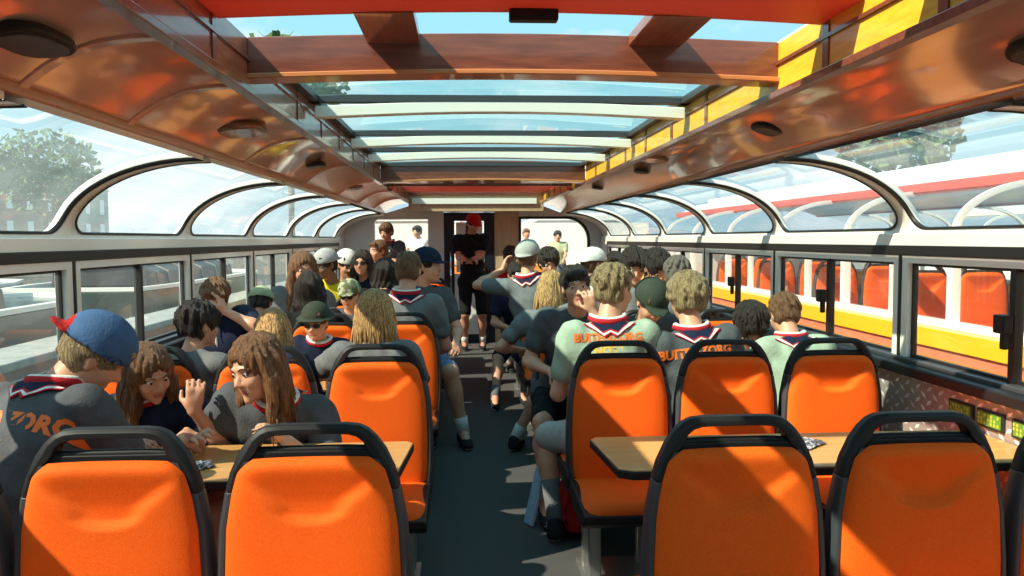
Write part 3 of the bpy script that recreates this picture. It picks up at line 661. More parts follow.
def tree(x, y, h_, r_, lab, seed):
    r = empty('tree', (x, y, .8)); tag(r, lab, 'tree', 'trees on the quays'); rng = random.Random(seed)
    q = MB(); q.tube([(0, 0, 0), (.1, 0, h_*.3), (0, .1, h_*.6)], [.25, .2, .12], 8); q.build('trunk', MT['brick'], r, smooth=True)
    q = MB()
    for k in range(1500):
        c = Vector((rng.gauss(0, 1), rng.gauss(0, 1), rng.gauss(0, .8))); c = c.normalized()*r_*rng.uniform(.55, 1.05)
        c.z = c.z*.8+h_*.68; a = Vector((rng.uniform(-1, 1), rng.uniform(-1, 1), rng.uniform(-1, 1)))*.28; b_ = Vector((rng.uniform(-1, 1), rng.uniform(-1, 1), rng.uniform(-1, 1)))*.28
        q.add([c-a, c-b_, c+a, c+b_], [(0, 1, 2, 3)])
    q.build('crown', MT['leaf'], r)
for i, (x, y, h_, r_) in enumerate(((-34, 38, 8, 3.6), (-33, 46, 9, 3.2), (-34, 55, 8, 3.8), (-32, 64, 9, 4), (24, 12, 9, 3), (24, 26, 10, 3.4), (22, 40, 9, 3), (-9.2, 44, 13.5, 3))):
    tree(x, y, h_, r_, 'green quay tree ' + ['across the canal, first from the camera', 'across the canal, second in line', 'across the canal, third in line', 'across the canal, last in line', 'behind the moored tour boats, first in line', 'behind the moored tour boats, biggest', 'behind the moored tour boats, last in line', 'ahead of the bow, water side', 'ahead of the bow, lower one'][i], i)
# front deck ahead of the bulkhead
q = MB(); q.box(CX-1.85, CX+1.85, 11.7, 15, -.06, .55); struct(q.build('floor_fore_deck', MT['pale_wood']))
q = MB(); q.prism([(CX-1.85, 15), (CX+1.85, 15), (CX+.9, 17.2), (CX, 18), (CX-.9, 17.2)], -.3, 1.0, 'z'); struct(q.build('wall_bow', MT['orange_hull']))
for i, (x, c) in enumerate(((-4.4, 'hatch'), (5.0, 'white_boat'))):
    pass
# ---------------------------------------------------------------- organic surfaces (people): smooth unions on a grid
def rotm(yaw=0, pitch=0, roll=0):
    """frame of a head or torso: yaw about z, pitch (+ looks up), roll (+ tilts to own right)"""
    return np.array((Matrix.Rotation(yaw, 3, 'Z') @ Matrix.Rotation(pitch, 3, 'X') @ Matrix.Rotation(roll, 3, 'Y')))
class Field:
    def __init__(s, lo, hi, h):
        s.lo = np.array(lo, float); s.h = h; s.n = np.ceil((np.array(hi)-s.lo)/h).astype(int)+1
        s.F = np.full(tuple(s.n), .5, np.float32)
        s.ax = [s.lo[i]+h*np.arange(s.n[i]) for i in range(3)]
    def _win(s, lo, hi, m):
        a = np.maximum(0, np.floor((lo-m-s.lo)/s.h).astype(int)); b = np.minimum(s.n, np.ceil((hi+m-s.lo)/s.h).astype(int)+1)
        if np.any(b <= a): return None
        sl = tuple(slice(a[i], b[i]) for i in range(3))
        return sl, (s.ax[0][sl[0]][:, None, None], s.ax[1][sl[1]][None, :, None], s.ax[2][sl[2]][None, None, :])
    def put(s, D, sl, k, op):
        A = s.F[sl]
        if op == 'u':
            if k > 0: h = np.clip(.5+.5*(A-D)/k, 0, 1); s.F[sl] = A*(1-h)+D*h-k*h*(1-h)
            else: s.F[sl] = np.minimum(A, D)
        else:
            D = -D
            if k > 0: h = np.clip(.5+.5*(D-A)/k, 0, 1); s.F[sl] = A*(1-h)+D*h+k*h*(1-h)
            else: s.F[sl] = np.maximum(A, D)
    def cap(s, a, b, ra, rb=None, k=.02, op='u', flat=None, fdir=None):
        """tapered capsule a-b; flat < 1 squeezes it along direction fdir"""
        a = np.array(a, float); b = np.array(b, float); rb = ra if rb is None else rb; R = max(ra, rb)*(1 if not flat else max(1, flat))
        w_ = s._win(np.minimum(a, b)-R, np.maximum(a, b)+R, k+s.h*2)
        if w_ is None: return s
        sl, (x, y, z) = w_
        px, py, pz = x-a[0], y-a[1], z-a[2]; ab = b-a; l2 = max(1e-9, ab@ab)
        t = np.clip((px*ab[0]+py*ab[1]+pz*ab[2])/l2, 0, 1)
        dx, dy, dz = px-ab[0]*t, py-ab[1]*t, pz-ab[2]*t; r = ra+(rb-ra)*t
        if flat:
            f = np.array(fdir, float); f /= np.linalg.norm(f); c = (dx*f[0]+dy*f[1]+dz*f[2])*(1/flat-1)
            dx, dy, dz = dx+f[0]*c, dy+f[1]*c, dz+f[2]*c
            D = (np.sqrt(dx*dx+dy*dy+dz*dz)-r)*(min(1, flat)*.5+.5)
        else: D = np.sqrt(dx*dx+dy*dy+dz*dz)-r
        s.put(D, sl, k, op); return s
    def ell(s, c, r, M=None, k=.02, op='u'):
        c = np.array(c, float); r = np.array(r, float); R = r.max()
        w_ = s._win(c-R, c+R, k+s.h*2)
        if w_ is None: return s
        sl, (x, y, z) = w_; p = [x-c[0], y-c[1], z-c[2]]
        if M is not None: p = [p[0]*M[0][i]+p[1]*M[1][i]+p[2]*M[2][i] for i in range(3)]
        q = sum((p[i]/r[i])**2 for i in range(3)); q2 = sum((p[i]/r[i]**2)**2 for i in range(3))
        k0 = np.sqrt(q); k1 = np.sqrt(q2)+1e-6
        s.put(k0*(k0-1)/k1, sl, k, op); return s
    def plane(s, c, n, k=0):
        """keep only the side the normal points away from"""
        n = np.array(n, float); n /= np.linalg.norm(n); x, y, z = s.ax[0][:, None, None], s.ax[1][None, :, None], s.ax[2][None, None, :]
        D = (x-c[0])*n[0]+(y-c[1])*n[1]+(z-c[2])*n[2]
        s.F = np.maximum(s.F, D.astype(np.float32)); return s
    def wave(s, f): 
        x, y, z = s.ax[0][:, None, None], s.ax[1][None, :, None], s.ax[2][None, None, :]
        s.F = (s.F+f(x, y, z)).astype(np.float32); return s
    def val(s, P):
        q = (np.asarray(P)-s.lo)/s.h; i = np.clip(np.floor(q).astype(int), 0, s.n-2); f = np.clip(q-i, 0, 1); r = 0
        for a in (0, 1):
            for b in (0, 1):
                for c in (0, 1):
                    r = r+s.F[i[:, 0]+a, i[:, 1]+b, i[:, 2]+c]*(f[:, 0] if a else 1-f[:, 0])*(f[:, 1] if b else 1-f[:, 1])*(f[:, 2] if c else 1-f[:, 2])
        return r
    def hit(s, P, d, off=.003, far=.6):
        """march the points P along direction d until they touch the surface, stop off short of it"""
        P = np.array(P, float); d = np.array(d, float)/np.linalg.norm(d); done = np.zeros(len(P), bool); T = np.zeros(len(P))
        for _ in range(160):
            v = s.val(P+d*T[:, None]); step = np.where(done, 0, np.clip(v-off, 0.0006, .03)); done |= (v < off+.0006); T = np.where(done, T, T+step)
            if done.all() or T.max() > far: break
        return P+d*T[:, None], done
    def mesh(s):
        F = s.F; F[0], F[-1] = .5, .5; F[:, 0], F[:, -1] = .5, .5; F[:, :, 0], F[:, :, -1] = .5, .5
        S = F < 0; C = S[:-1, :-1, :-1]; al = C.copy(); an = C.copy()
        for a in (0, 1):
            for b in (0, 1):
                for c in (0, 1):
                    q = S[a:S.shape[0]-1+a, b:S.shape[1]-1+b, c:S.shape[2]-1+c]; al &= q; an |= q
        idx = np.argwhere(an & ~al); nidx = len(idx)
        if nidx == 0: return np.zeros((0, 3)), []
        ID = np.full(C.shape, -1, np.int64); ID[idx[:, 0], idx[:, 1], idx[:, 2]] = np.arange(nidx)
        acc = np.zeros((nidx, 3)); cnt = np.zeros(nidx)
        off = [(a, b, c) for a in (0, 1) for b in (0, 1) for c in (0, 1)]
        V = {o: F[idx[:, 0]+o[0], idx[:, 1]+o[1], idx[:, 2]+o[2]] for o in off}
        for o in off:
            for ax_ in range(3):
                if o[ax_]: continue
                p = list(o); p[ax_] = 1; p = tuple(p); A, B = V[o], V[p]; m = (A < 0) != (B < 0)
                t = np.where(m, A/np.where(m, A-B, 1), 0); pt = np.array(o, float)[None].repeat(nidx, 0); pt[:, ax_] += t
                acc += pt*m[:, None]; cnt += m
        vs = (idx+acc/cnt[:, None])*s.h+s.lo; faces = []
        for ax_ in range(3):
            sl0 = [slice(None)]*3; sl1 = [slice(None)]*3; sl0[ax_] = slice(0, -1); sl1[ax_] = slice(1, None)
            A, B = S[tuple(sl0)], S[tuple(sl1)]; E_ = np.argwhere(A != B); sg = A[E_[:, 0], E_[:, 1], E_[:, 2]]
            u, v = (ax_+1) % 3, (ax_+2) % 3
            du = np.zeros(3, int); du[u] = 1; dv = np.zeros(3, int); dv[v] = 1
            q = [E_-du-dv, E_-dv, E_, E_-du]
            g = [ID[t[:, 0], t[:, 1], t[:, 2]] for t in q]; Q = np.stack(g, 1)
            Q[~sg] = Q[~sg][:, ::-1]; faces.append(Q[(Q >= 0).all(1)])
        return vs, np.concatenate(faces)
    def obj(s, name, mats, parent, matfn=None, smooth_it=1):
        vs, fs = s.mesh()
        for _ in range(smooth_it):     # light relaxation along the quads
            acc = np.zeros_like(vs); cnt = np.zeros(len(vs))
            for a in range(4):
                b = (a+1) % 4; np.add.at(acc, fs[:, a], vs[fs[:, b]]); np.add.at(cnt, fs[:, a], 1)
                np.add.at(acc, fs[:, b], vs[fs[:, a]]); np.add.at(cnt, fs[:, b], 1)
            vs = vs*.5+.5*acc/np.maximum(1, cnt)[:, None]
        me = bpy.data.meshes.new(name); nv, nf = len(vs), len(fs)
        me.vertices.add(nv); me.vertices.foreach_set('co', vs.astype(np.float32).ravel())
        me.loops.add(nf*4); me.loops.foreach_set('vertex_index', fs.astype(np.int32).ravel())
        me.polygons.add(nf); me.polygons.foreach_set('loop_start', np.arange(0, nf*4, 4, dtype=np.int32))
        for m in (mats if isinstance(mats, (list, tuple)) else [mats]): me.materials.append(m)
        if matfn: me.polygons.foreach_set('material_index', matfn(vs[fs].mean(1)).astype(np.int32))
        me.update(calc_edges=True); me.validate()
        me.polygons.foreach_set('use_smooth', np.ones(len(me.polygons), bool))
        o = bpy.data.objects.new(name, me); COL.objects.link(o); o.parent = parent
        return o

# ---------------------------------------------------------------- people
def cloth(name, c, c2=None): return mat(name, c, .85, col2=c2 or tuple(v*.85 for v in c), nscale=25, bump=.3, bscale=120, spec=.2)
def hairmat(name, c, c2): return mat(name, c, .42, col2=c2, nscale=14, stretch=(14, 14, 1.3), bump=.9, bscale=30, lo=.38, hi=.62, spec=.4)
SK = {'fair': mat('skin_fair', (.60, .29, .18), .5, col2=(.66, .33, .215), nscale=14), 'tan': mat('skin_tan', (.52, .24, .145), .5, col2=(.58, .27, .17), nscale=14), 'dark': mat('skin_brown', (.24, .12, .075), .5)}
for m in SK.values(): m.node_tree.nodes['Principled BSDF'].inputs['Subsurface Weight'].default_value = .06; m.node_tree.nodes['Principled BSDF'].inputs['Subsurface Radius'].default_value = (.02, .006, .003)
LIP = mat('lips', (.45, .13, .11), .45); BROW = mat('eyebrow_hair', (.09, .05, .03), .8)
EYEW = mat('eye_white', (.62, .57, .53), .3); IRIS = mat('iris_dark', (.03, .02, .015), .1)
HR = {'blond': hairmat('blond_hair', (.28, .13, .04), (.78, .48, .20)), 'sandy': hairmat('sandy_hair', (.15, .095, .045), (.42, .31, .16)), 'brown': hairmat('brown_hair', (.10, .045, .020), (.22, .11, .05)),
      'auburn': hairmat('light_brown_hair', (.12, .052, .022), (.27, .13, .06)), 'dark': hairmat('dark_hair', (.010, .007, .006), (.04, .026, .02)), 'grey': hairmat('grey_brown_hair', (.10, .08, .065), (.22, .18, .15))}
CL = {'grey': cloth('grey_cotton', (.17, .175, .18)), 'slate': cloth('slate_grey_cotton', (.085, .09, .10)), 'green': cloth('pale_green_cotton', (.36, .44, .34)), 'navy': cloth('navy_cotton', (.012, .017, .045)),
      'black': cloth('black_cotton', (.010, .010, .012)), 'white': cloth('white_cotton', (.75, .74, .70)), 'red': cloth('red_cotton', (.40, .015, .012)), 'yellow': cloth('yellow_cotton', (.80, .62, .02)),
      'denim': cloth('blue_denim', (.10, .17, .30), (.16, .25, .40)), 'blue': cloth('blue_cap_cloth', (.06, .13, .27)), 'capgrey': cloth('light_grey_cloth', (.42, .40, .38)), 'capgreen': cloth('dark_olive_cloth', (.045, .055, .04)),
      'camo': mat('camouflage_cloth', (.10, .12, .05), .85, col2=(.42, .42, .30), nscale=22, lo=.45, hi=.55), 'palegrey': cloth('pale_grey_cotton', (.45, .45, .44)), 'blush': cloth('pink_cotton', (.7, .3, .3)), 'skyblue': cloth('light_blue_cotton', (.40, .55, .72)), 'olive': cloth('light_olive_cotton', (.45, .50, .30))}
CL['plaid'] = mat('red_white_plaid', (.50, .05, .06), .8, col2=(.75, .72, .72), nscale=18, lo=.48, hi=.52)
SN, SR, SW = cloth('scarf_navy', (.012, .018, .05)), cloth('scarf_red', (.50, .02, .03)), cloth('scarf_white', (.80, .80, .78))
PRINT = mat('orange_print', (.85, .17, .02), .6); PRINTY = mat('yellow_print_shirt', (.9, .45, .05), .6)
SHOE = cloth('black_shoe', (.02, .02, .024)); SOLE = mat('white_sole', (.7, .7, .68), .6); SOCKW = cloth('white_sock', (.75, .75, .74)); SOCKG = cloth('grey_sock', (.16, .16, .17))

def v3(*a): return np.array(a, float)
def ik(A, T, l1, l2, pole):
    """two-bone limb from A towards T bending to the side of pole; returns joint and reached end"""
    d = T-A; L_ = np.linalg.norm(d); L_ = min(max(L_, abs(l1-l2)+.02), l1+l2-.004); u = d/np.linalg.norm(d)
    c = (l1*l1+L_*L_-l2*l2)/(2*L_); h = math.sqrt(max(0, l1*l1-c*c)); p = np.array(pole, float); p = p-u*(p@u); p /= (np.linalg.norm(p)+1e-9)
    return A+u*c+p*h, A+u*L_

def hand(Fd, wr, dr, nrm, side, s=1, curl=.5, r=1):
    """palm, four fingers of unequal length and a thumb; dr points to the fingers, nrm out of the palm"""
    dr = dr/np.linalg.norm(dr); nrm = nrm-dr*(nrm@dr); nrm /= np.linalg.norm(nrm); sd = np.cross(dr, nrm)*side
    Fd.cap(wr, wr+dr*.035*s, .025*s, .030*s, k=.012, flat=.62, fdir=nrm)
    Fd.cap(wr+dr*.03*s-sd*.012*s, wr+dr*.075*s-sd*.020*s, .022*s, .018*s, k=.012, flat=.7, fdir=nrm)
    Fd.cap(wr+dr*.03*s+sd*.012*s, wr+dr*.075*s+sd*.020*s, .022*s, .018*s, k=.012, flat=.7, fdir=nrm)
    for i, ln in enumerate((.066, .076, .072, .056)):
        o = (1.5-i)*.0195*s; p = wr+dr*.083*s+sd*o; a = curl*.7
        for j, f in enumerate((.45, .32, .23)):
            q = p+(dr*math.cos(a)+nrm*math.sin(a)+sd*(1.5-i)*.05)*ln*f*s; Fd.cap(p, q, (.0092-.0009*j)*s*r, (.0085-.0009*j)*s*r, k=.003); p = q; a += curl*(.9-.2*j)
    p = wr+dr*.018*s+sd*.024*s; d1 = dr*.55+sd*.75+nrm*.35*(1+curl); d1 /= np.linalg.norm(d1); q = p+d1*.042*s
    Fd.cap(p, q, .0135*s*r, .0105*s*r, k=.01); d2 = dr*.9+sd*(.35-.4*curl)+nrm*.4*curl; d2 /= np.linalg.norm(d2); Fd.cap(q, q+d2*.032*s, .0102*s*r, .0085*s*r, k=.003)

def person(label, H, P, yaw=0, look=(0, 0, 0), hair=('short', 'brown'), top='grey', skin='fair', scale=None, hands=None, legs=None, pants='slate', cap=None, scarf=False,
           glasses=False, h=.011, lean_sh=0, face=None, text=None, sleeves=.62, pants_len=.95, swoosh=False, sock_h=.11, standing=False, sideroll=0, socks='white', width=1.0, chest_logo=False, band=None, clip=None):
    """H head centre, P pelvis xy(z), yaw facing (0 looks to the bow), look = extra head yaw/pitch/roll (degrees)"""
    H = v3(*H); pz = (P[2] if len(P) > 2 else (.92 if standing else .545)); P0 = v3(P[0], P[1], pz)
    RY = rotm(math.radians(yaw)); fw = RY @ v3(0, 1, 0); rt = RY @ v3(1, 0, 0); up = v3(0, 0, 1)
    RH = rotm(math.radians(yaw+look[0]), math.radians(look[1]), math.radians(look[2]))
    hu = RH @ v3(0, 0, 1); hf = RH @ v3(0, 1, 0); hr = RH @ v3(1, 0, 0)
    ax = H-P0; dist = np.linalg.norm(ax); s = scale or min(1.08, max(.82, dist/.68)); 
    # neck base sits below and a little behind the head
    NB_ = H-hu*.105*s-hf*.045*s-fw*.015*s-up*.034*s
    sp = NB_-P0; Ls = np.linalg.norm(sp); sp /= Ls
    tr = rt-sp*(rt@sp); tr /= np.linalg.norm(tr); tf = np.cross(sp, tr)*-1; tf = np.cross(sp, tr) if np.dot(np.cross(sp, tr), fw) > 0 else -np.cross(sp, tr)
    wd = s*width
    SHc = NB_-sp*.075*s; sh = {i: SHc+tr*i*.165*wd-tf*.01*s+up*(lean_sh*i) for i in (-1, 1)}
    pel = P0; chest = P0+sp*Ls*.66+tf*.012*s; waist = P0+sp*Ls*.34
    # arms
    arms = {}
    hd_t = hands or {}
    for i in (-1, 1):
        t = hd_t.get('r' if i > 0 else 'l')
        if t is None: T = P0+fw*.36*s+rt*i*.13*s+up*.13*s; extra = {}
        else: T = v3(*t[0]); extra = t[1] if len(t) > 1 else {}
        pole = extra.get('pole', tuple(rt*i*.6-up*.9-fw*.3)); el, wr = ik(sh[i], T, .275*s, .245*s, pole); arms[i] = (el, wr, extra)
    hips = {i: P0+rt*i*.088*wd-up*.01 for i in (-1, 1)}
    lg = {}
    for i in (-1, 1):
        key = 'r' if i > 0 else 'l'
        if legs and key in legs: F_ = v3(*legs[key][0]); pole = legs[key][1] if len(legs[key]) > 1 else tuple(fw+up*.4)
        elif standing: F_ = v3(hips[i][0], hips[i][1], .09)+rt*i*.02+ (up*(P[2]-.92) if len(P) > 2 else 0); pole = tuple(fw)
        else: F_ = P0+fw*.36*s+rt*i*.10; F_[2] = .09; pole = tuple(fw+up*.8)
        kn, an = ik(hips[i], F_, .43*s, .42*s, pole); lg[i] = (kn, an)
    pts = np.array([H, P0, NB_]+[a for i in arms for a in arms[i][:2]]+[a for i in lg for a in lg[i]]+list(sh.values()))
    lo, hi = pts.min(0)-.19*max(1, s), pts.max(0)+.20*max(1, s)
    lo[2] = max(lo[2], 0.005 if not (standing and len(P) > 2) else pts[:, 2].min()-.12)
    root = empty('person', tuple(P0*np.array([1, 1, 0])), 0); off = v3(*root.location)
    tag(root, label, 'person')
    def done(o): o.location = tuple(-off); return o
    ski = SK[skin]; BF = Field(lo, hi, h); T3 = lambda a, b, c: H+(hr*a+hf*b+hu*c)*s
    # ---- body
    def torso(F, g, full=True):
        F.cap(P0+up*.0-rt*.07*wd, P0+rt*.07*wd, .115*s+g, k=.05, flat=.86, fdir=tf)
        F.cap(P0+sp*.06*s, waist, .118*wd+g, .112*wd+g, k=.06, flat=.80, fdir=tf)
        F.cap(waist, chest, .116*wd+g, .132*wd+g, k=.07, flat=.78, fdir=tf)
        F.cap(chest-tr*.055*wd, chest+tr*.055*wd, .105*s+g, k=.06, flat=.86, fdir=tf)
        F.cap(SHc-tr*.10*wd-sp*.02*s, SHc+tr*.10*wd-sp*.02*s, .062*s+g, k=.05)
        F.cap(SHc-tr*.02+sp*.02*s, SHc+tr*.02+sp*.02*s, .060*s+g, .060*s+g, k=.04)
        for i in (-1, 1): F.cap(sh[i]-tr*i*.01, sh[i]+(arms[i][0]-sh[i])*.18, .055*s+g, .050*s+g, k=.04)
    torso(BF, -.004)
    BF.cap(NB_-sp*.03*s, H-hu*.06*s-hf*.02*s, .056*s, .050*s, k=.025)
    for i in (-1, 1):
        el, wr, ex = arms[i]; BF.cap(sh[i], el, .046*s, .036*s, k=.03); BF.cap(el, wr, .037*s, .0235*s, k=.012, )
        BF.ell(el*.75+wr*.25, (.040*s,)*3, k=.03)
        dr = ex.get('dir'); dr = v3(*dr) if dr is not None else (wr-el)/np.linalg.norm(wr-el)+fw*.1
        nn = v3(*ex['palm']) if 'palm' in ex else (-up*.8-rt*i*.5)
        hand(BF, wr, dr, nn, -i, s, ex.get('curl', .55), r=1 if h < .008 else 1.2)
        kn, an = lg[i]; BF.cap(hips[i], kn, .082*s, .056*s, k=.04); BF.cap(kn, an, .055*s, .034*s, k=.02)
        cf = kn*.68+an*.32; bk = -fw if standing else (cf-(hips[i]+an)/2)*-1; bk = bk/np.linalg.norm(bk); BF.ell(cf+bk*.012*s, (.050*s, .050*s, .075*s), k=.04)
        BF.cap(an, an+fw*.12*s-up*.055*s, .036*s, .028*s, k=.02)
    # ---- head
    BF.ell(T3(0, -.015, .028), (.074*s, .093*s, .086*s), RH, k=.02)
    BF.ell(T3(0, .022, -.035), (.060*s, .066*s, .072*s), RH, k=.025)
    BF.ell(T3(0, .045, -.078), (.036*s, .036*s, .030*s), RH, k=.02); BF.ell(T3(0, .074, -.098), (.018*s,)*3, k=.014)
    for i in (-1, 1): BF.ell(T3(i*.034, .060, -.030), (.022*s,)*3, k=.02); BF.cap(T3(i*.012, .083, .022), T3(i*.046, .072, .020), .0085*s, .007*s, k=.012)
    for i in (-1, 1): BF.ell(T3(i*.031, .096, .001), (.017*s, .014*s, .009*s), RH, k=.009, op='s')
    BF.cap(T3(0, .082, .004), T3(0, .104, -.030), .0075*s, .0105*s, k=.010); BF.cap(T3(-.011, .093, -.036), T3(.011, .093, -.036), .0075*s, k=.006)
    BF.cap(T3(-.017, .083, -.062), T3(.017, .083, -.062), .0062*s, k=.005); BF.cap(T3(-.013, .081, -.071), T3(.013, .081, -.071), .0068*s, k=.005)
    for i in (-1, 1): BF.ell(T3(i*.074, -.012, -.008), (.009*s, .019*s, .031*s), RH @ rotm(0, 0, 0), k=.008); BF.ell(T3(i*.081, -.006, -.006), (.006*s, .009*s, .016*s), RH, k=.004, op='s')
    def mf(c):
        q = (c-H) @ np.stack([hr, hf, hu], 1)/s
        return ((np.abs(q[:, 2]+.0665) < .0085) & (np.abs(q[:, 0]) < .021) & (q[:, 1] > .07)).astype(int)
    done(BF.obj('body', [ski, LIP], root, mf, smooth_it=1))
    if face is None: face = (hf @ (v3(0, 0, 1.5)-H)) > .2
    if face and not glasses:
        for i in (-1, 1):
            q = MB(); c = T3(i*.031, .0735, .000); r_ = .0115*s; n1, n2 = 10, 10; 
            A, B_, C_ = hr, hu, hf; vs = []; 
            for a in range(n2+1):
                for b in range(n1): th_ = PI*a/n2; ph = 2*PI*b/n1; vs.append(c+r_*(C_*math.cos(th_)+A*math.sin(th_)*math.cos(ph)+B_*math.sin(th_)*math.sin(ph)))
            fs = [(a*n1+b, a*n1+(b+1) % n1, (a+1)*n1+(b+1) % n1, (a+1)*n1+b) for a in range(n2) for b in range(n1)]
            q.add(vs, fs[:n1*2], 1); q.add(vs, fs[n1*2:], 0); done(q.build('eye', [EYEW, IRIS], root, smooth=True))
    if face:
        for i in (-1, 1):
            q = MB(); q.tube([T3(i*.014, .090, .019), T3(i*.030, .0885, .026), T3(i*.048, .074, .021)], [.002*s, .0032*s, .0015*s], 6, ry=None); done(q.build('eyebrow', BROW, root, smooth=True))
    if glasses:
        q = MB(); g_ = .095
        for i in (-1, 1):
            pl = [T3(i*.032+.024*math.cos(a), g_-.012*abs(math.cos(a)*.5+i*.5)**2, .0+.018*math.sin(a)) for a in [2*PI*k/14 for k in range(14)]]
            q.add(pl+[p-hf*.003 for p in pl], [tuple(range(14)), tuple(range(27, 13, -1))]+[(k, (k+1) % 14, (k+1) % 14+14, k+14) for k in range(14)])
            q.tube([T3(i*.054, .084, .006), T3(i*.078, .03, .008), T3(i*.080, -.01, .004)], .0022*s, 6)
        q.tube([T3(-.010, .094, .004), T3(.010, .094, .004)], .0022*s, 6)
        done(q.build('sunglasses', MT['rubber'], root))
    # ---- shirt
    TF = Field(lo, hi, h*1.0); ph = random.uniform(0, 6)
    g = .012
    torso(TF, g)
    for i in (-1, 1):
        el = arms[i][0]; e2 = sh[i]+(el-sh[i])*min(1, sleeves); TF.cap(sh[i], e2, .060*s+g*.4, .054*s+g*.6, k=.035)
        if sleeves > 1: TF.cap(el, el+(arms[i][1]-el)*(sleeves-1), .045*s+g*.4, .036*s+g*.4, k=.03)
        elif sleeves < 1: # open hem: cut square to the arm
            n_ = (el-sh[i])/np.linalg.norm(el-sh[i])
            TF.ell(e2+n_*(.030*s+.058*s), (.058*s*1.5, .058*s*1.5, .05*s), np.array(Vector(n_).to_track_quat('Z', 'Y').to_matrix()), k=.004, op='s')
    if standing: pass
    wv = lambda x, y, z: .0040*np.sin(31*x+17*z+9*y+ph)*np.sin(23*z-14*y+ph*2)+.0026*np.sin(61*z+35*x+ph)*np.sin(41*y+29*x)+.002*np.sin(95*(x+.3*z))*np.sin(37*z+3*ph)
    TF.wave(wv)
    # neckline and hem
    TF.cap(NB_+sp*.012*s+tf*.015, NB_+sp*.09*s+tf*.02, .058*s, .075*s, k=.006, op='s')
    TF.plane(P0-up*(.06 if not standing else .10), -up)
    done(TF.obj('shirt', CL[top], root, smooth_it=1))
    # ---- trousers or shorts
    PF = Field(lo, hi, max(h, .010)); PF.cap(P0-rt*.075*wd, P0+rt*.075*wd, .115*s, k=.05, flat=.95, fdir=tf)
    for i in (-1, 1):
        kn, an = lg[i]; f = min(1, pants_len); PF.cap(hips[i], hips[i]+(kn-hips[i])*f, .094*s, .075*s, k=.045)
        if pants_len > 1: PF.cap(kn, kn+(an-kn)*(pants_len-1), .070*s, .055*s, k=.02)
    PF.wave(lambda x, y, z: .003*np.sin(40*y+22*z+ph)*np.sin(30*x+11*y)); PF.plane(P0+sp*.10, sp)
    done(PF.obj('trousers' if pants_len > 1.2 else 'shorts', CL[pants], root))
    # ---- shoes and socks
    for i in (-1, 1):
        kn, an = lg[i]; d = fw if not (legs and 'toe' in legs) else v3(*legs['toe']); b0 = v3(an[0], an[1], max(an[2]-.045, .045) if not (standing and len(P) > 2) else an[2]-.045)
        SF = Field(b0-.2, b0+.22, .009); SF.cap(b0-d*.035*s, b0+d*.09*s-up*.008, .038*s, .034*s, k=.02); SF.cap(b0+d*.09*s-up*.01, b0+d*.15*s-up*.015, .040*s, .033*s, k=.02, flat=.75, fdir=up); SF.cap(b0-d*.02, b0+up*.035-d*.02, .040*s, .042*s, k=.02)
        SF.plane(b0-up*.042, -up); sh_ = SF.obj('shoe', [SHOE, SOLE], root, lambda c: (c[:, 2] < b0[2]-.026).astype(int)); done(sh_)
        q = MB(); n_ = (kn-an)/np.linalg.norm(kn-an); q.tube([an-n_*.02, an+n_*sock_h*.5*s, an+n_*sock_h*s], [.040*s, .043*s, .048*s], 14); done(q.build('sock', SOCKW if socks == 'white' else SOCKG, root, smooth=True))
        if swoosh:      # white curved mark on the outer side of the shoe
            q = MB(); sdv = np.cross(d, up); sdv /= np.linalg.norm(sdv); cv = [(-.045, .012), (-.02, -.004), (.02, .004), (.075, .022), (.02, -.012), (-.02, -.020), (-.045, -.008)]
            for e_ in (-1, 1):
                F2 = [b0+d*(a*s+.02)+up*(b_*s-.002)+sdv*e_*.09 for a, b_ in cv]; hp, ok = SF.hit(F2, -sdv*e_, off=.001)
                if ok.all(): q = MB(); q.add([tuple(p) for p in hp], [tuple(range(7))]); done(q.build('shoe_mark', SOLE, root))
            q = MB(); c0 = an+n_*.10*s; cv2 = [(-.03, .004), (-.012, -.010), (.034, .016), (-.012, -.018), (-.03, -.006)]
            v_ = v3(0, 1, 0)*-1; q.add([tuple(c0+v3(a, 0, b_)*s*.8+v_*.050*s) for a, b_ in cv2], [tuple(range(5))]); done(q.build('sock_mark', SOLE, root))
    # ---- hair
    st, hc = hair; HM = HR[hc]
    if st != 'bald':
        hh = min(h, .008); Lh = .34 if st.startswith('long') else .02
        down = -up
        HF = Field(H-v3(.17, .17, .17+Lh)*s, H+v3(.17, .17, .16)*s, hh)
        thick = {'short': .006, 'crew': .004, 'curly': .020, 'long': .012, 'longtied': .010, 'mop': .018}.get(st, .010)
        HF.ell(T3(0, -.016, .030), ((.076+thick)*s, (.095+thick)*s, (.088+thick)*s), RH, k=.01)
        HF.ell(T3(0, -.040, -.020), ((.070+thick*.4)*s, (.060+thick)*s, (.066)*s), RH, k=.02)
        HF.ell(T3(0, .118, -.040), (.066*s, .062*s, .085*s), RH, k=.012, op='s')
        if st.startswith('long'): HF.ell(T3(0, .125, .0), (.062*s, .062*s, .085*s), RH, k=.012, op='s')
        for i in (-1, 1): HF.ell(T3(i*.092, .030, -.050), (.036*s, .058*s, .060*s), RH, k=.008, op='s')
        if not st.startswith('long'):
            for i in (-1, 1): HF.ell(T3(i*.094, -.006, -.022), (.026*s, .036*s, .048*s), RH, k=.006, op='s')
            HF.ell(T3(0, -.075, -.125), (.11*s, .085*s, .075*s), RH, k=.01, op='s')
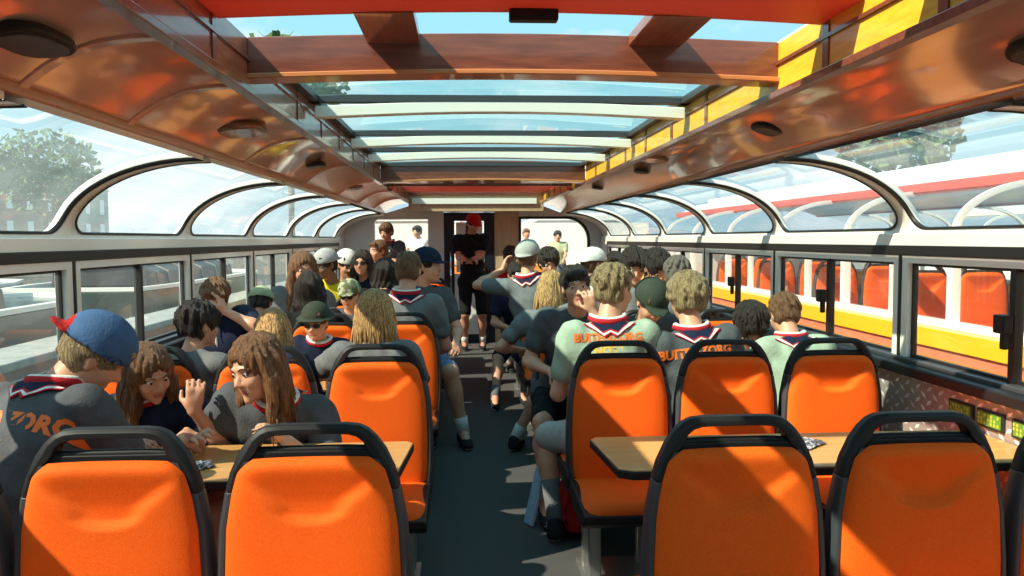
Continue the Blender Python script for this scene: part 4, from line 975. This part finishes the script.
        if st in ('short', 'mop', 'crew') and h < .0125 and not cap:      # tufts that follow the head from the whorl outwards
            rng = random.Random(int(abs(H[0]*977+H[1]*131)))
            for _ in range(130 if st != 'crew' else 60):
                az = rng.uniform(-2.3, 2.3) if rng.random() < .8 else rng.uniform(-PI, PI); ph0 = rng.uniform(.1, 1.5 if abs(az) < 1.5 else .75); d_ = []
                for pp in (ph0, ph0+.22, ph0+.38): d_.append(T3(math.sin(az+(pp-ph0)*.5)*math.sin(pp)*(.078+thick), -.018-math.cos(az+(pp-ph0)*.5)*math.sin(pp)*(.096+thick), .030+math.cos(pp)*(.090+thick)))
                r0 = (.0085 if st != 'crew' else .005)*s; HF.cap(d_[0], d_[1], r0*.7, r0, k=.003); HF.cap(d_[1], d_[2]+(d_[2]-H)*.05, r0, r0*.4, k=.003)
        if st in ('short', 'mop'): HF.cap(T3(-.045, .070, .072), T3(.045, .072, .070), .016*s, k=.02)
        if st in ('short', 'mop'): HF.ell(T3(.01, .130, -.005), (.056*s, .060*s, .072*s), RH, k=.010, op='s')
        if st.startswith('long'):
            Ln = .30*s if st == 'long' else .24*s; bk = -fw
            for i, wdt in ((-1.0, .034), (-.5, .046), (0, .050), (.5, .046), (1.0, .034)):
                a = T3(i*.066, -.050+.02*abs(i), .01); ph2 = a+down*.12*s+(hr*i*.012-hf*.018)*s; b = ph2+down*(Ln-.10*s)+hr*i*.016*s
                if abs(i) == 1 and st == 'long': b = b+tf*.03
                HF.cap(a, ph2, wdt*s, wdt*s*.95, k=.02, flat=.8, fdir=hf); HF.cap(ph2, b, wdt*s*.95, .020*s, k=.015, flat=.7, fdir=hf)
            if st == 'long':
                for i in (-1, 1):
                    a = T3(i*.070, .022, .04); m_ = T3(i*.083, .018, -.05); b = m_+down*.17*s+hf*.01+hr*i*.012; HF.cap(a, m_, .020*s, .026*s, k=.015); HF.cap(m_, b, .027*s, .014*s, k=.015)
        if st == 'curly':
            rng = random.Random(int(abs(H[0])*1000)); 
            for _ in range(150):
                u = Vector((rng.gauss(0, 1), rng.gauss(0, 1)-.3, rng.gauss(0, 1)+.5)).normalized()
                if u.y > .55 and u.z < .5: continue
                if u.z < -.35: continue
                HF.ell(T3(u.x*.094, -.016+u.y*.112, .03+u.z*.104), (.014*s,)*3, k=.002)
        amp = {'short': .0035, 'crew': .001, 'curly': .003, 'long': .0042, 'longtied': .0042, 'mop': .005}.get(st, .003)
        def strand(x, y, z):
            a = (x-H[0])*RH[0][0]+(y-H[1])*RH[1][0]; b = (x-H[0])*RH[0][1]+(y-H[1])*RH[1][1]
            th_ = np.arctan2(a, -b+.02); return amp*(np.sin(th_*17+6*np.sin(z*9+ph))+.6*np.sin(th_*41+z*14+ph)+.4*np.sin(z*60+th_*5))
        HF.wave(strand)
        hobj = done(HF.obj('hair', HM, root, smooth_it=0 if st.startswith('long') else 1))
        if st.startswith('long') and h < .0105:   # loose locks on the surface
            q = MB(); rng = random.Random(5+int(abs(H[1])*50))
            for _ in range(150):
                az = rng.uniform(-1.8, 1.8); r0 = .085*s; p = T3(math.sin(az)*.04, -.02-math.cos(az)*.04, .118)
                pts_ = []; x0 = T3(math.sin(az)*.087, -.018-math.cos(az)*.104, .02)
                p1 = T3(math.sin(az)*.07, -.018-math.cos(az)*.085, .09)
                if abs(az) > 1.9: x0 = T3(math.sin(az)*.100, -.0-math.cos(az)*.06, .0)
                ln = Ln*rng.uniform(.75, 1.08); d0 = hr*math.sin(az)*.02+(-hf*.02 if abs(az) < 1.7 else hf*.01)
                x1 = x0+down*.10*s+d0; x2 = x0+down*ln+d0*1.4+v3(rng.uniform(-1, 1), rng.uniform(-1, 1), 0)*.02
                w0 = rng.uniform(.003, .006)
                q.tube([p, p1, x0, x1, x2], [w0*.6, w0, w0, w0, w0*.3], 5)
            l_ = q.build('hair_locks', HM, root, smooth=True); done(l_)
        if band:
            q = MB(); q.tube([T3(.086*math.cos(a), .02+.02*math.sin(a), .03+.098*math.sin(a)) for a in [PI*k/12 for k in range(13)]], .006*s, 6); done(q.build('hairband', band, root, smooth=True))
    # ---- cap
    if cap:
        cm, dirn = CL[cap[0]] if cap[0] in CL else cap[0], cap[1]      # dirn 1 peak forward, -1 backwards
        CF = Field(H-.24*s, H+.24*s, .007); g2 = .012+.010*(hair[0] in ('mop', 'curly', 'short'))
        CF.ell(T3(0, -.014, .040), ((.078+g2)*s, (.097+g2)*s, (.082+g2)*s), RH, k=.01)
        CF.plane(T3(0, 0, .028), -hu)
        if dirn == 2:     # hat with a brim all round
            CF.ell(T3(0, -.012, .034), (.135*s, .15*s, .010*s), RH, k=.012)
        else: 
            CF.ell(T3(0, dirn*(.098)-.005, .034-.006), (.070*s, .075*s, .0085*s), RH, k=.012)
        CF.ell(T3(0, -.014, .026), ((.070+g2)*s, (.089+g2)*s, (.072+g2)*s), RH, k=.004, op='s')
        if dirn in (1, -1) and len(cap) > 2: CF.ell(T3(0, -dirn*.110, .045), (.042*s, .05*s, .030*s), RH, k=.004, op='s')
        mats = [cm]; fn = None
        if len(cap) > 3: mats = [cm, CL[cap[3]]]; fn = lambda c: ((((c-H) @ hf)*dirn/s) > .124).astype(int)
        done(CF.obj('cap', mats, root, fn))
    # ---- neckerchief: roll round the neck and a striped flap on the back
    if scarf:
        ring = []; bk = -tf
        for k_ in range(25):
            a = 2*PI*k_/24; ring.append(NB_+sp*(.012+.028*-math.cos(a)*-1)*s*1+tr*math.sin(a)*.078*s+tf*math.cos(a)*.070*s-sp*.035*s*(math.cos(a) > 0)*math.cos(a))
        q = MB(); q.tube(ring, .017*s, 8, mi=0); q.tube([p+sp*.010-(p-NB_)*.0 for p in ring], .012*s, 8, mi=1)
        done(q.build('neckerchief_roll', [SR, SW], root, smooth=True))
        nu, nv = 26, 20; W_ = .120*s; D_ = .075*s; pts_ = []; 
        for j in range(nv+1):
            for i in range(nu+1):
                u = -1+2*i/nu; v = j/nv; pts_.append(NB_+sp*.035*s+tr*u*W_*(1-v*.80)-sp*v*D_*(1-.0*abs(u))+bk*.22-sp*.02*abs(u)*s)
        hp, ok = TF.hit(pts_, tf+sp*-.25, off=.007); fs = []; mi = []
        for j in range(nv):
            for i in range(nu):
                a = j*(nu+1)+i; ids = (a, a+1, a+nu+2, a+nu+1)
                if all(ok[t] for t in ids) and max(np.linalg.norm(hp[ids[0]]-hp[ids[2]]), 0) < .09: fs.append(ids); v = (j+.5)/nv; u = abs(-1+2*(i+.5)/nu); e_ = max(v, u); mi.append(1 if e_ > .90 else 2 if e_ > .80 else 3 if e_ > .70 else 0)
        q = MB(); q.v = [tuple(p) for p in hp]; q.f = fs; q.m = mi
        if fs:
            o = done(q.build('neckerchief', [SN, SR, SW, SR], root, smooth=True)); sd = o.modifiers.new('thick', 'SOLIDIFY'); sd.thickness = .004; sd.offset = 0
        for i in (-1, 1):   # ends hanging in front
            q = MB(); a = NB_+tf*.065*s-sp*.02*s; q.tube([NB_+tr*i*.07*s+sp*.0, NB_+tr*i*.045*s+tf*.075*s-sp*.045*s, NB_+tf*.115*s-sp*.12*s+tr*i*.012*s, NB_+tf*.125*s-sp*.20*s+tr*i*.03*s], [.014*s, .015*s, .012*s, .006*s], 8, mi=0)
            done(q.build('neckerchief_end', [SN if i < 0 else SW], root, smooth=True))
    # ---- print on the back or chest
    if text:
        lines, size, vdown, horiz, back = text; bk = -tf if back else tf; xd = tr if back else -tr
        for li, (tx, sz) in enumerate(lines):
            cu = bpy.data.curves.new('print', 'FONT'); cu.body = tx; cu.size = 1; cu.align_x = 'CENTER'; cu.offset = .045; cu.resolution_u = 2
            to = bpy.data.objects.new('tmp', cu); COL.objects.link(to)
            me = bpy.data.meshes.new_from_object(to.evaluated_get(bpy.context.evaluated_depsgraph_get())); bpy.data.objects.remove(to)
            import bmesh
            bm = bmesh.new(); bm.from_mesh(me); bmesh.ops.triangulate(bm, faces=bm.faces); bmesh.ops.subdivide_edges(bm, edges=[e_ for e_ in bm.edges if e_.calc_length() > .25], cuts=2); bmesh.ops.triangulate(bm, faces=bm.faces); bm.to_mesh(me); bm.free()
            co_ = np.array([v.co[:] for v in me.vertices])
            vd = vdown+li*size*1.15*s
            pp = NB_[None]-sp[None]*(vd-co_[:, 1:2]*size*sz*s)+xd[None]*(co_[:, 0:1]*size*sz*.95*s+horiz)+bk[None]*.25
            hp, ok = TF.hit(pp, -bk, off=.002)
            for v, p in zip(me.vertices, hp): v.co = Vector(p)
            bm = bmesh.new(); bm.from_mesh(me); bm.verts.ensure_lookup_table(); bmesh.ops.delete(bm, geom=[bm.verts[i] for i in range(len(ok)) if not ok[i]], context='VERTS'); bm.to_mesh(me); bm.free()
            me.materials.clear(); me.materials.append(PRINT if li == 0 else PRINTY)
            o = bpy.data.objects.new('shirt_print', me); COL.objects.link(o); o.parent = root; done(o)
    if chest_logo:
        q = MB(); pts_ = []
        for a in range(36): rr_ = .020*(1+.55*math.cos(6*a*PI/18)); pts_.append(NB_-sp*.185*s+tr*rr_*1.5*math.cos(a*PI/18)*s+sp*rr_*1.7*math.sin(a*PI/18)*s+tf*.25)
        hp, ok = TF.hit(pts_, -tf, off=.003); q.v = [tuple(p) for p in hp]; q.f = [tuple(range(36))]; q.m = [0]; done(q.build('shirt_print', PRINT, root))
    return root
BZ = lambda: None
person('man in grey shirt and backward blue cap bent over the table, back turned', (-1.19, 2.66, 1.13), (-1.42, 2.30, .56), yaw=-28, look=(-28, -38, 14), hair=('short', 'sandy'), top='slate', scale=1.02,
       cap=('blue', -1, 1, 'red'), scarf=True, h=.0085, width=1.12, text=([('BUITENZORG', 1.0), ('ND', 1.0)], .072, .185, .0, True),
       hands={'r': ((-.98, 2.82, .80), {'curl': .8}), 'l': ((-1.35, 2.85, .80), {'curl': .8})}, pants='denim', pants_len=1.9)
person('long haired girl in dark scout shirt beside the blue cap, hand raised', (-1.19, 3.10, 1.00), (-1.22, 3.33, .56), yaw=185, look=(42, -22, 8), hair=('long', 'brown'), top='navy', scale=.9, scarf=True, h=.0075, chest_logo=True,
       hands={'l': ((-.99, 2.98, .88), {'dir': (.15, -.1, 1), 'palm': (-.3, 1, .2), 'curl': .9, 'pole': (.6, .3, -1)}), 'r': ((-1.15, 2.87, .78), {'curl': .8})})
person('girl with very long brown hair leaning on the table, looking sideways', (-.765, 3.00, 1.03), (-.80, 3.32, .56), yaw=178, look=(-34, -14, 8), hair=('long', 'auburn'), top='slate', scale=1.0, scarf=True, h=.0075,
       hands={'l': ((-.62, 2.86, .78), {'curl': .5}), 'r': ((-.95, 2.90, .78), {'curl': .5})})
person('dark haired boy in grey shirt seen from behind near the window', (-1.205, 3.75, 1.11), (-1.25, 3.68, .545), yaw=-8, look=(-35, -4, 0), hair=('mop', 'dark'), top='grey', h=.009, face=False)
person('fair haired child with navy neckerchief leaning on one raised arm by the window', (-1.44, 4.75, 1.16), (-1.26, 4.92, .55), yaw=180, look=(10, -25, -10), hair=('short', 'auburn'), top='navy', scarf=True, h=.011,
       hands={'l': ((-1.36, 4.66, 1.10), {'dir': (-.4, .2, 1), 'curl': .6, 'pole': (.8, -.3, -.4)}), 'r': ((-1.45, 4.68, .80), {'pole': (.2, -.3, -1)})})
person('girl with golden hair seen from behind, next to the dark haired boy', (-.905, 3.88, 1.07), (-.88, 3.70, .545), yaw=0, look=(0, -14, 0), hair=('long', 'blond'), top='navy', h=.0095, face=False)
person('boy in dark flat-brimmed hat and glasses facing the camera', (-.82, 4.52, 1.04), (-.84, 4.76, .55), yaw=178, look=(-6, -10, 0), hair=('short', 'brown'), top='navy', scarf=True, cap=('capgreen', 2), glasses=True, h=.0095,
       hands={'l': ((-.66, 4.36, .79), {}), 'r': ((-.98, 4.36, .79), {})})
person('blonde girl with long straight hair in grey shirt, arm stretched along the table', (-.415, 3.82, 1.15), (-.40, 3.68, .545), yaw=0, look=(2, -10, 0), hair=('long', 'blond'), top='grey', h=.008, face=False,
       hands={'l': ((-.68, 4.10, .80), {'curl': .7, 'pole': (-.9, -.5, -.1)}), 'r': ((-.28, 4.08, .80), {})})
person('child in pale green cap and dark jacket bending low by the window', (-1.33, 5.38, 1.08), (-1.30, 5.20, .55), yaw=0, look=(0, -22, 0), hair=('short', 'dark'), top='navy', cap=('olive', 1), sleeves=1.8, h=.012, face=False)
person('girl with long dark hair seen from behind, hair tousled', (-.985, 5.25, 1.18), (-.95, 5.18, .55), yaw=0, hair=('long', 'dark'), top='black', h=.011, face=False)
person('brown haired girl behind the tousled dark hair, facing the camera', (-1.19, 6.1, 1.28), (-1.28, 6.27, .55), yaw=182, look=(20, -6, 0), hair=('long', 'auburn'), top='grey', skin='tan', h=.012)
person('boy in white cap and yellow shirt', (-1.245, 7.4, 1.27), (-1.30, 7.62, .56), yaw=180, look=(-40, -12, 0), hair=('short', 'dark'), top='yellow', skin='dark', cap=('palegrey', -1), h=.012)
person('child in a white cap sitting next to the yellow shirt', (-1.10, 7.75, 1.26), (-.90, 7.9, .56), yaw=175, look=(30, -14, 0), hair=('short', 'dark'), top='olive', skin='tan', cap=('white', -1), h=.013)
person('boy in camouflage cap and sunglasses facing the camera', (-.84, 6.0, 1.09), (-.85, 6.22, .55), yaw=180, look=(-8, -10, 0), hair=('short', 'brown'), top='slate', cap=('camo', 1), glasses=True, h=.012)
person('woman with long dark hair and sunglasses in navy top', (-.94, 7.62, 1.28), (-.60, 7.72, .57), yaw=184, look=(-14, 0, 0), hair=('long', 'dark'), top='navy', glasses=True, skin='tan', h=.012, scale=1.0)
person('young man in dark shirt with red neckerchief leaning at the far window', (-1.02, 10.9, 1.60), (-.98, 11.05, .95), yaw=196, look=(-40, -12, 0), hair=('mop', 'brown'), top='slate', standing=True, scarf=True, h=.013,
       hands={'l': ((-.86, 10.7, 1.22), {}), 'r': ((-1.15, 10.75, 1.22), {})})
person('boy in profile below the leaning young man', (-.95, 9.2, 1.37), (-1.2, 9.25, .60), yaw=200, look=(-70, 0, 0), hair=('short', 'brown'), top='navy', skin='fair', h=.013)
person('person with black hair and black top seen from behind, mid-aisle water side', (-.65, 6.85, 1.22), (-.70, 6.70, .55), yaw=0, hair=('long', 'dark'), top='black', h=.012, face=False)
person('crew cut boy with red, white and navy neckerchief seen from behind, water side', (-.355, 5.4, 1.29), (-.38, 5.18, .57), yaw=0, look=(-15, -6, 0), hair=('crew', 'brown'), top='grey', scarf=True, h=.011, face=False)
person('boy in black cap and grey shirt sitting on the aisle, knee sticking out', (-.27, 6.3, 1.29), (-.32, 6.22, .56), yaw=192, look=(55, 0, 0), hair=('short', 'dark'), top='slate', cap=('navy', 1), h=.010, pants='denim', pants_len=.85,
       legs={'l': ((.0, 5.78, .09),), 'r': ((-.26, 5.85, .09),)}, hands={'l': ((-.05, 6.02, .72), {}), 'r': ((-.4, 6.0, .70), {})})
person('boat driver in black polo, shorts and red cap standing before the door', (.155, 10.8, 1.70), (.145, 10.83), yaw=180, look=(22, -22, 0), hair=('short', 'dark'), top='black', skin='tan', standing=True, pants='black', pants_len=.92, scale=1.04, width=1.12,
       cap=('red', 1), scarf=False, h=.0085, hands={'l': ((.10, 10.55, 1.22), {'dir': (-.8, -.3, .1), 'curl': .9}), 'r': ((.08, 10.52, 1.22), {'dir': (.8, -.3, .1), 'curl': .9})})
person('dark haired person in red shirt next to the driver', (.56, 9.3, 1.29), (.62, 9.42, .57), yaw=182, look=(0, -18, 0), hair=('crew', 'dark'), top='red', skin='dark', h=.012)
person('boy in light grey cap with one arm raised, back turned, by the aisle', (.545, 6.6, 1.35), (.60, 6.50, .58), yaw=-14, look=(-10, 8, 0), hair=('short', 'brown'), top='grey', cap=('capgrey', -1), scarf=True, h=.010, scale=1.04, face=False,
       hands={'l': ((.34, 6.76, 1.24), {'dir': (.3, .3, 1), 'pole': (-.9, -.6, -.9)})}, pants='navy', pants_len=.9)
person('person in dark clothes with black hair behind the blonde girl', (.80, 7.4, 1.27), (.86, 7.58, .56), yaw=184, look=(0, -12, 0), hair=('mop', 'dark'), top='navy', skin='tan', h=.012)
person('blonde girl with long loose hair in grey shirt, sitting sideways at the aisle', (.60, 5.32, 1.17), (.62, 5.20, .56), yaw=-24, look=(-18, -6, 6), hair=('long', 'blond'), top='grey', h=.009, face=False, pants='navy', pants_len=.75,
       hands={'l': ((.40, 5.42, .74), {}), 'r': ((.72, 5.50, .78), {})}, legs={'l': ((.36, 5.6, .09),), 'r': ((.52, 5.58, .09),)})
person('child in navy shorts stretching a bare leg into the aisle', (.50, 7.45, 1.16), (.56, 7.68, .55), yaw=180, look=(0, -20, 0), hair=('short', 'dark'), top='navy', h=.012, pants='navy', pants_len=.9, socks='grey',
       legs={'r': ((.28, 7.06, .09), (-.6, -.5, .8)), 'l': ((.55, 7.2, .09),)})
person('dark haired boy facing the camera with a hand at his mouth, black shorts', (.645, 4.52, 1.225), (.60, 4.76, .56), yaw=176, look=(2, 2, 6), hair=('short', 'dark'), top='slate', h=.0072, scale=1.0, scarf=False, pants='black', pants_len=.88,
       hands={'l': ((.715, 4.38, 1.10), {'dir': (-.25, -.1, 1), 'palm': (-.1, 1, .1), 'curl': 1.0, 'pole': (.7, -.3, -1)}), 'r': ((.50, 4.42, .75), {'curl': .6})},
       legs={'r': ((.43, 4.18, .10), (-.25, -1, .8)), 'l': ((.62, 4.25, .09),)}, socks='white')
person('fair haired boy in pale green shirt seen from behind, head turned aside', (.735, 3.85, 1.25), (.70, 3.70, .57), yaw=-4, look=(-42, -4, 0), hair=('short', 'sandy'), top='green', scarf=True, h=.0075, width=1.02, scale=1.03, swoosh=True, sock_h=.20, face=False,
       text=([('BUITENZORG', 1.0), ('NOTS', 1.0), ('20', 1.3)], .053, .108, -.012, True), hands={'l': ((.52, 4.02, .80), {'pole': (-.35, -.4, -1)})}, pants='palegrey', pants_len=.9, legs={'l': ((.45, 3.90, .09), (-.3, 1, .8)), 'r': ((.78, 4.12, .09),)}, socks='grey')
person('boy with head bowed under a dark green cap', (1.055, 4.42, 1.14), (1.06, 4.74, .56), yaw=180, look=(8, -34, 0), hair=('short', 'brown'), top='slate', cap=('capgreen', 1), h=.0095, hands={'l': ((1.2, 4.36, .80), {}), 'r': ((.95, 4.36, .80), {})})
person('curly blond boy in dark shirt with orange print seen from behind', (1.10, 3.87, 1.20), (1.16, 3.70, .57), yaw=4, look=(0, -6, 0), hair=('curly', 'sandy'), top='slate', scarf=True, h=.008, face=False, scale=1.0,
       text=([('BUITENZORG', 1.0), ('NOTS', 1.0), ('20', 1.5)], .060, .142, -.03, True))
person('dark haired child bending deep over the table by the windows', (1.55, 4.22, 1.02), (1.62, 4.68, .56), yaw=178, look=(0, -48, 0), hair=('mop', 'dark'), top='slate', h=.0095, hands={'l': ((1.68, 4.25, .79), {}), 'r': ((1.42, 4.25, .79), {})})
person('brown haired boy in pale green shirt with navy neckerchief by the windows', (1.63, 3.97, 1.105), (1.64, 3.72, .56), yaw=-3, look=(4, -24, 0), hair=('short', 'brown'), top='green', scarf=True, h=.0085, face=False,
       hands={'r': ((1.76, 4.16, .86), {}), 'l': ((1.50, 4.14, .80), {})})
person('boy in backward white cap halfway down the orange boat side', (1.13, 6.82, 1.275), (1.14, 6.68, .56), yaw=0, look=(-70, 0, 0), hair=('short', 'brown'), top='white', cap=('white', -1, 1), h=.011, face=False)
person('dark haired child right behind the white cap', (1.43, 7.45, 1.25), (1.45, 7.66, .56), yaw=180, look=(0, -10, 0), hair=('short', 'dark'), top='navy', skin='tan', h=.013)
person('boy with short black hair looking down, facing the camera', (1.325, 6.12, 1.28), (1.20, 6.28, .56), yaw=180, look=(0, -20, 0), hair=('mop', 'dark'), top='slate', h=.010)
person('dark haired child bent forward close to the far windows', (1.445, 5.9, 1.27), (1.64, 6.2, .56), yaw=178, look=(15, -30, 0), hair=('mop', 'dark'), top='grey', skin='tan', h=.011)
person('child with a headband peeking out behind the curly hair', (1.40, 5.15, 1.25), (1.34, 5.18, .56), yaw=0, look=(-20, -16, 0), hair=('short', 'grey'), top='grey', h=.011, band=CL['white'], face=False)
# people on the fore deck, seen through the front windows
person('person in pink top standing on the fore deck, closest to the door', (.53, 12.6, 1.60), (.55, 12.62, 1.12), yaw=170, hair=('mop', 'auburn'), top='blush', standing=True, h=.015, scale=.72, legs={'l': ((.47, 12.6, .64),), 'r': ((.62, 12.6, .64),)})
person('child in white shirt on the fore deck with fair hair', (1.02, 12.7, 1.58), (1.02, 12.72, 1.1), yaw=190, hair=('short', 'auburn'), top='white', standing=True, h=.015, scale=.72, legs={'l': ((.94, 12.7, .64),), 'r': ((1.1, 12.7, .64),)})
person('person in pale yellow top on the fore deck by the rounded window corner', (1.53, 12.8, 1.54), (1.53, 12.82, 1.08), yaw=175, hair=('mop', 'dark'), top='olive', standing=True, h=.015, scale=.70, legs={'l': ((1.45, 12.8, .64),), 'r': ((1.6, 12.8, .64),)})
person('dark haired person in white seen through the front window beyond the young man', (-.70, 12.6, 1.62), (-.72, 12.62, 1.12), yaw=150, hair=('mop', 'dark'), top='white', standing=True, h=.015, scale=.74, legs={'l': ((-.65, 12.6, .64),), 'r': ((-.8, 12.6, .64),)})
person('fair haired child in white on the fore deck below the dark haired one', (-.95, 12.35, 1.36), (-.95, 12.4, .95), yaw=160, hair=('short', 'blond'), top='white', standing=True, h=.015, scale=.66, legs={'l': ((-.9, 12.4, .64),), 'r': ((-1.0, 12.4, .64),)})
# things on the floor and in hands
bp = empty('backpack', (.62, 3.98, 0)); tag(bp, 'red backpack on the floor under the second row of seats', 'backpack')
F_ = Field((.40, 3.83, .0), (.70, 4.15, .45), .008); F_.ell((.56, 3.98, .15), (.11, .09, .16), k=.02); F_.ell((.56, 3.90, .10), (.08, .05, .07), k=.02); F_.plane((0, 0, .012), (0, 0, -1)); o = F_.obj('bag_body', CL['red'], bp); o.location = (-.62, -3.98, 0)
q = MB(); q.tube([(-.10, -.10, .30), (-.13, -.14, .20), (-.12, -.12, .08)], .012, 6, ry=.004); q.build('strap', CL['red'], bp, smooth=True)
o = MB(); o.prism([(-.05, 0), (.03, 0), (.06, .30), (-.01, .32)], -.012, .012, 'x'); ob = o.build('folded_poncho', CL['skyblue'], bevel=.008); ob.location = (.33, 4.12, .0); ob.rotation_euler = (0, .35, .5); tag(ob, 'light blue folded poncho standing by the feet of the boys at the aisle', 'poncho')
cp = empty('phone', (.09, 10.47, 1.24)); tag(cp, 'small dark phone held by the driver', 'phone'); q = MB(); q.box(-.035, .035, -.07, .07, -.005, .005); q.build('case', MT['rubber'], cp, bevel=.003); q = MB(); q.box(-.031, .031, -.064, .064, .005, .0065); q.build('screen', MT['plastic_grey'], cp)
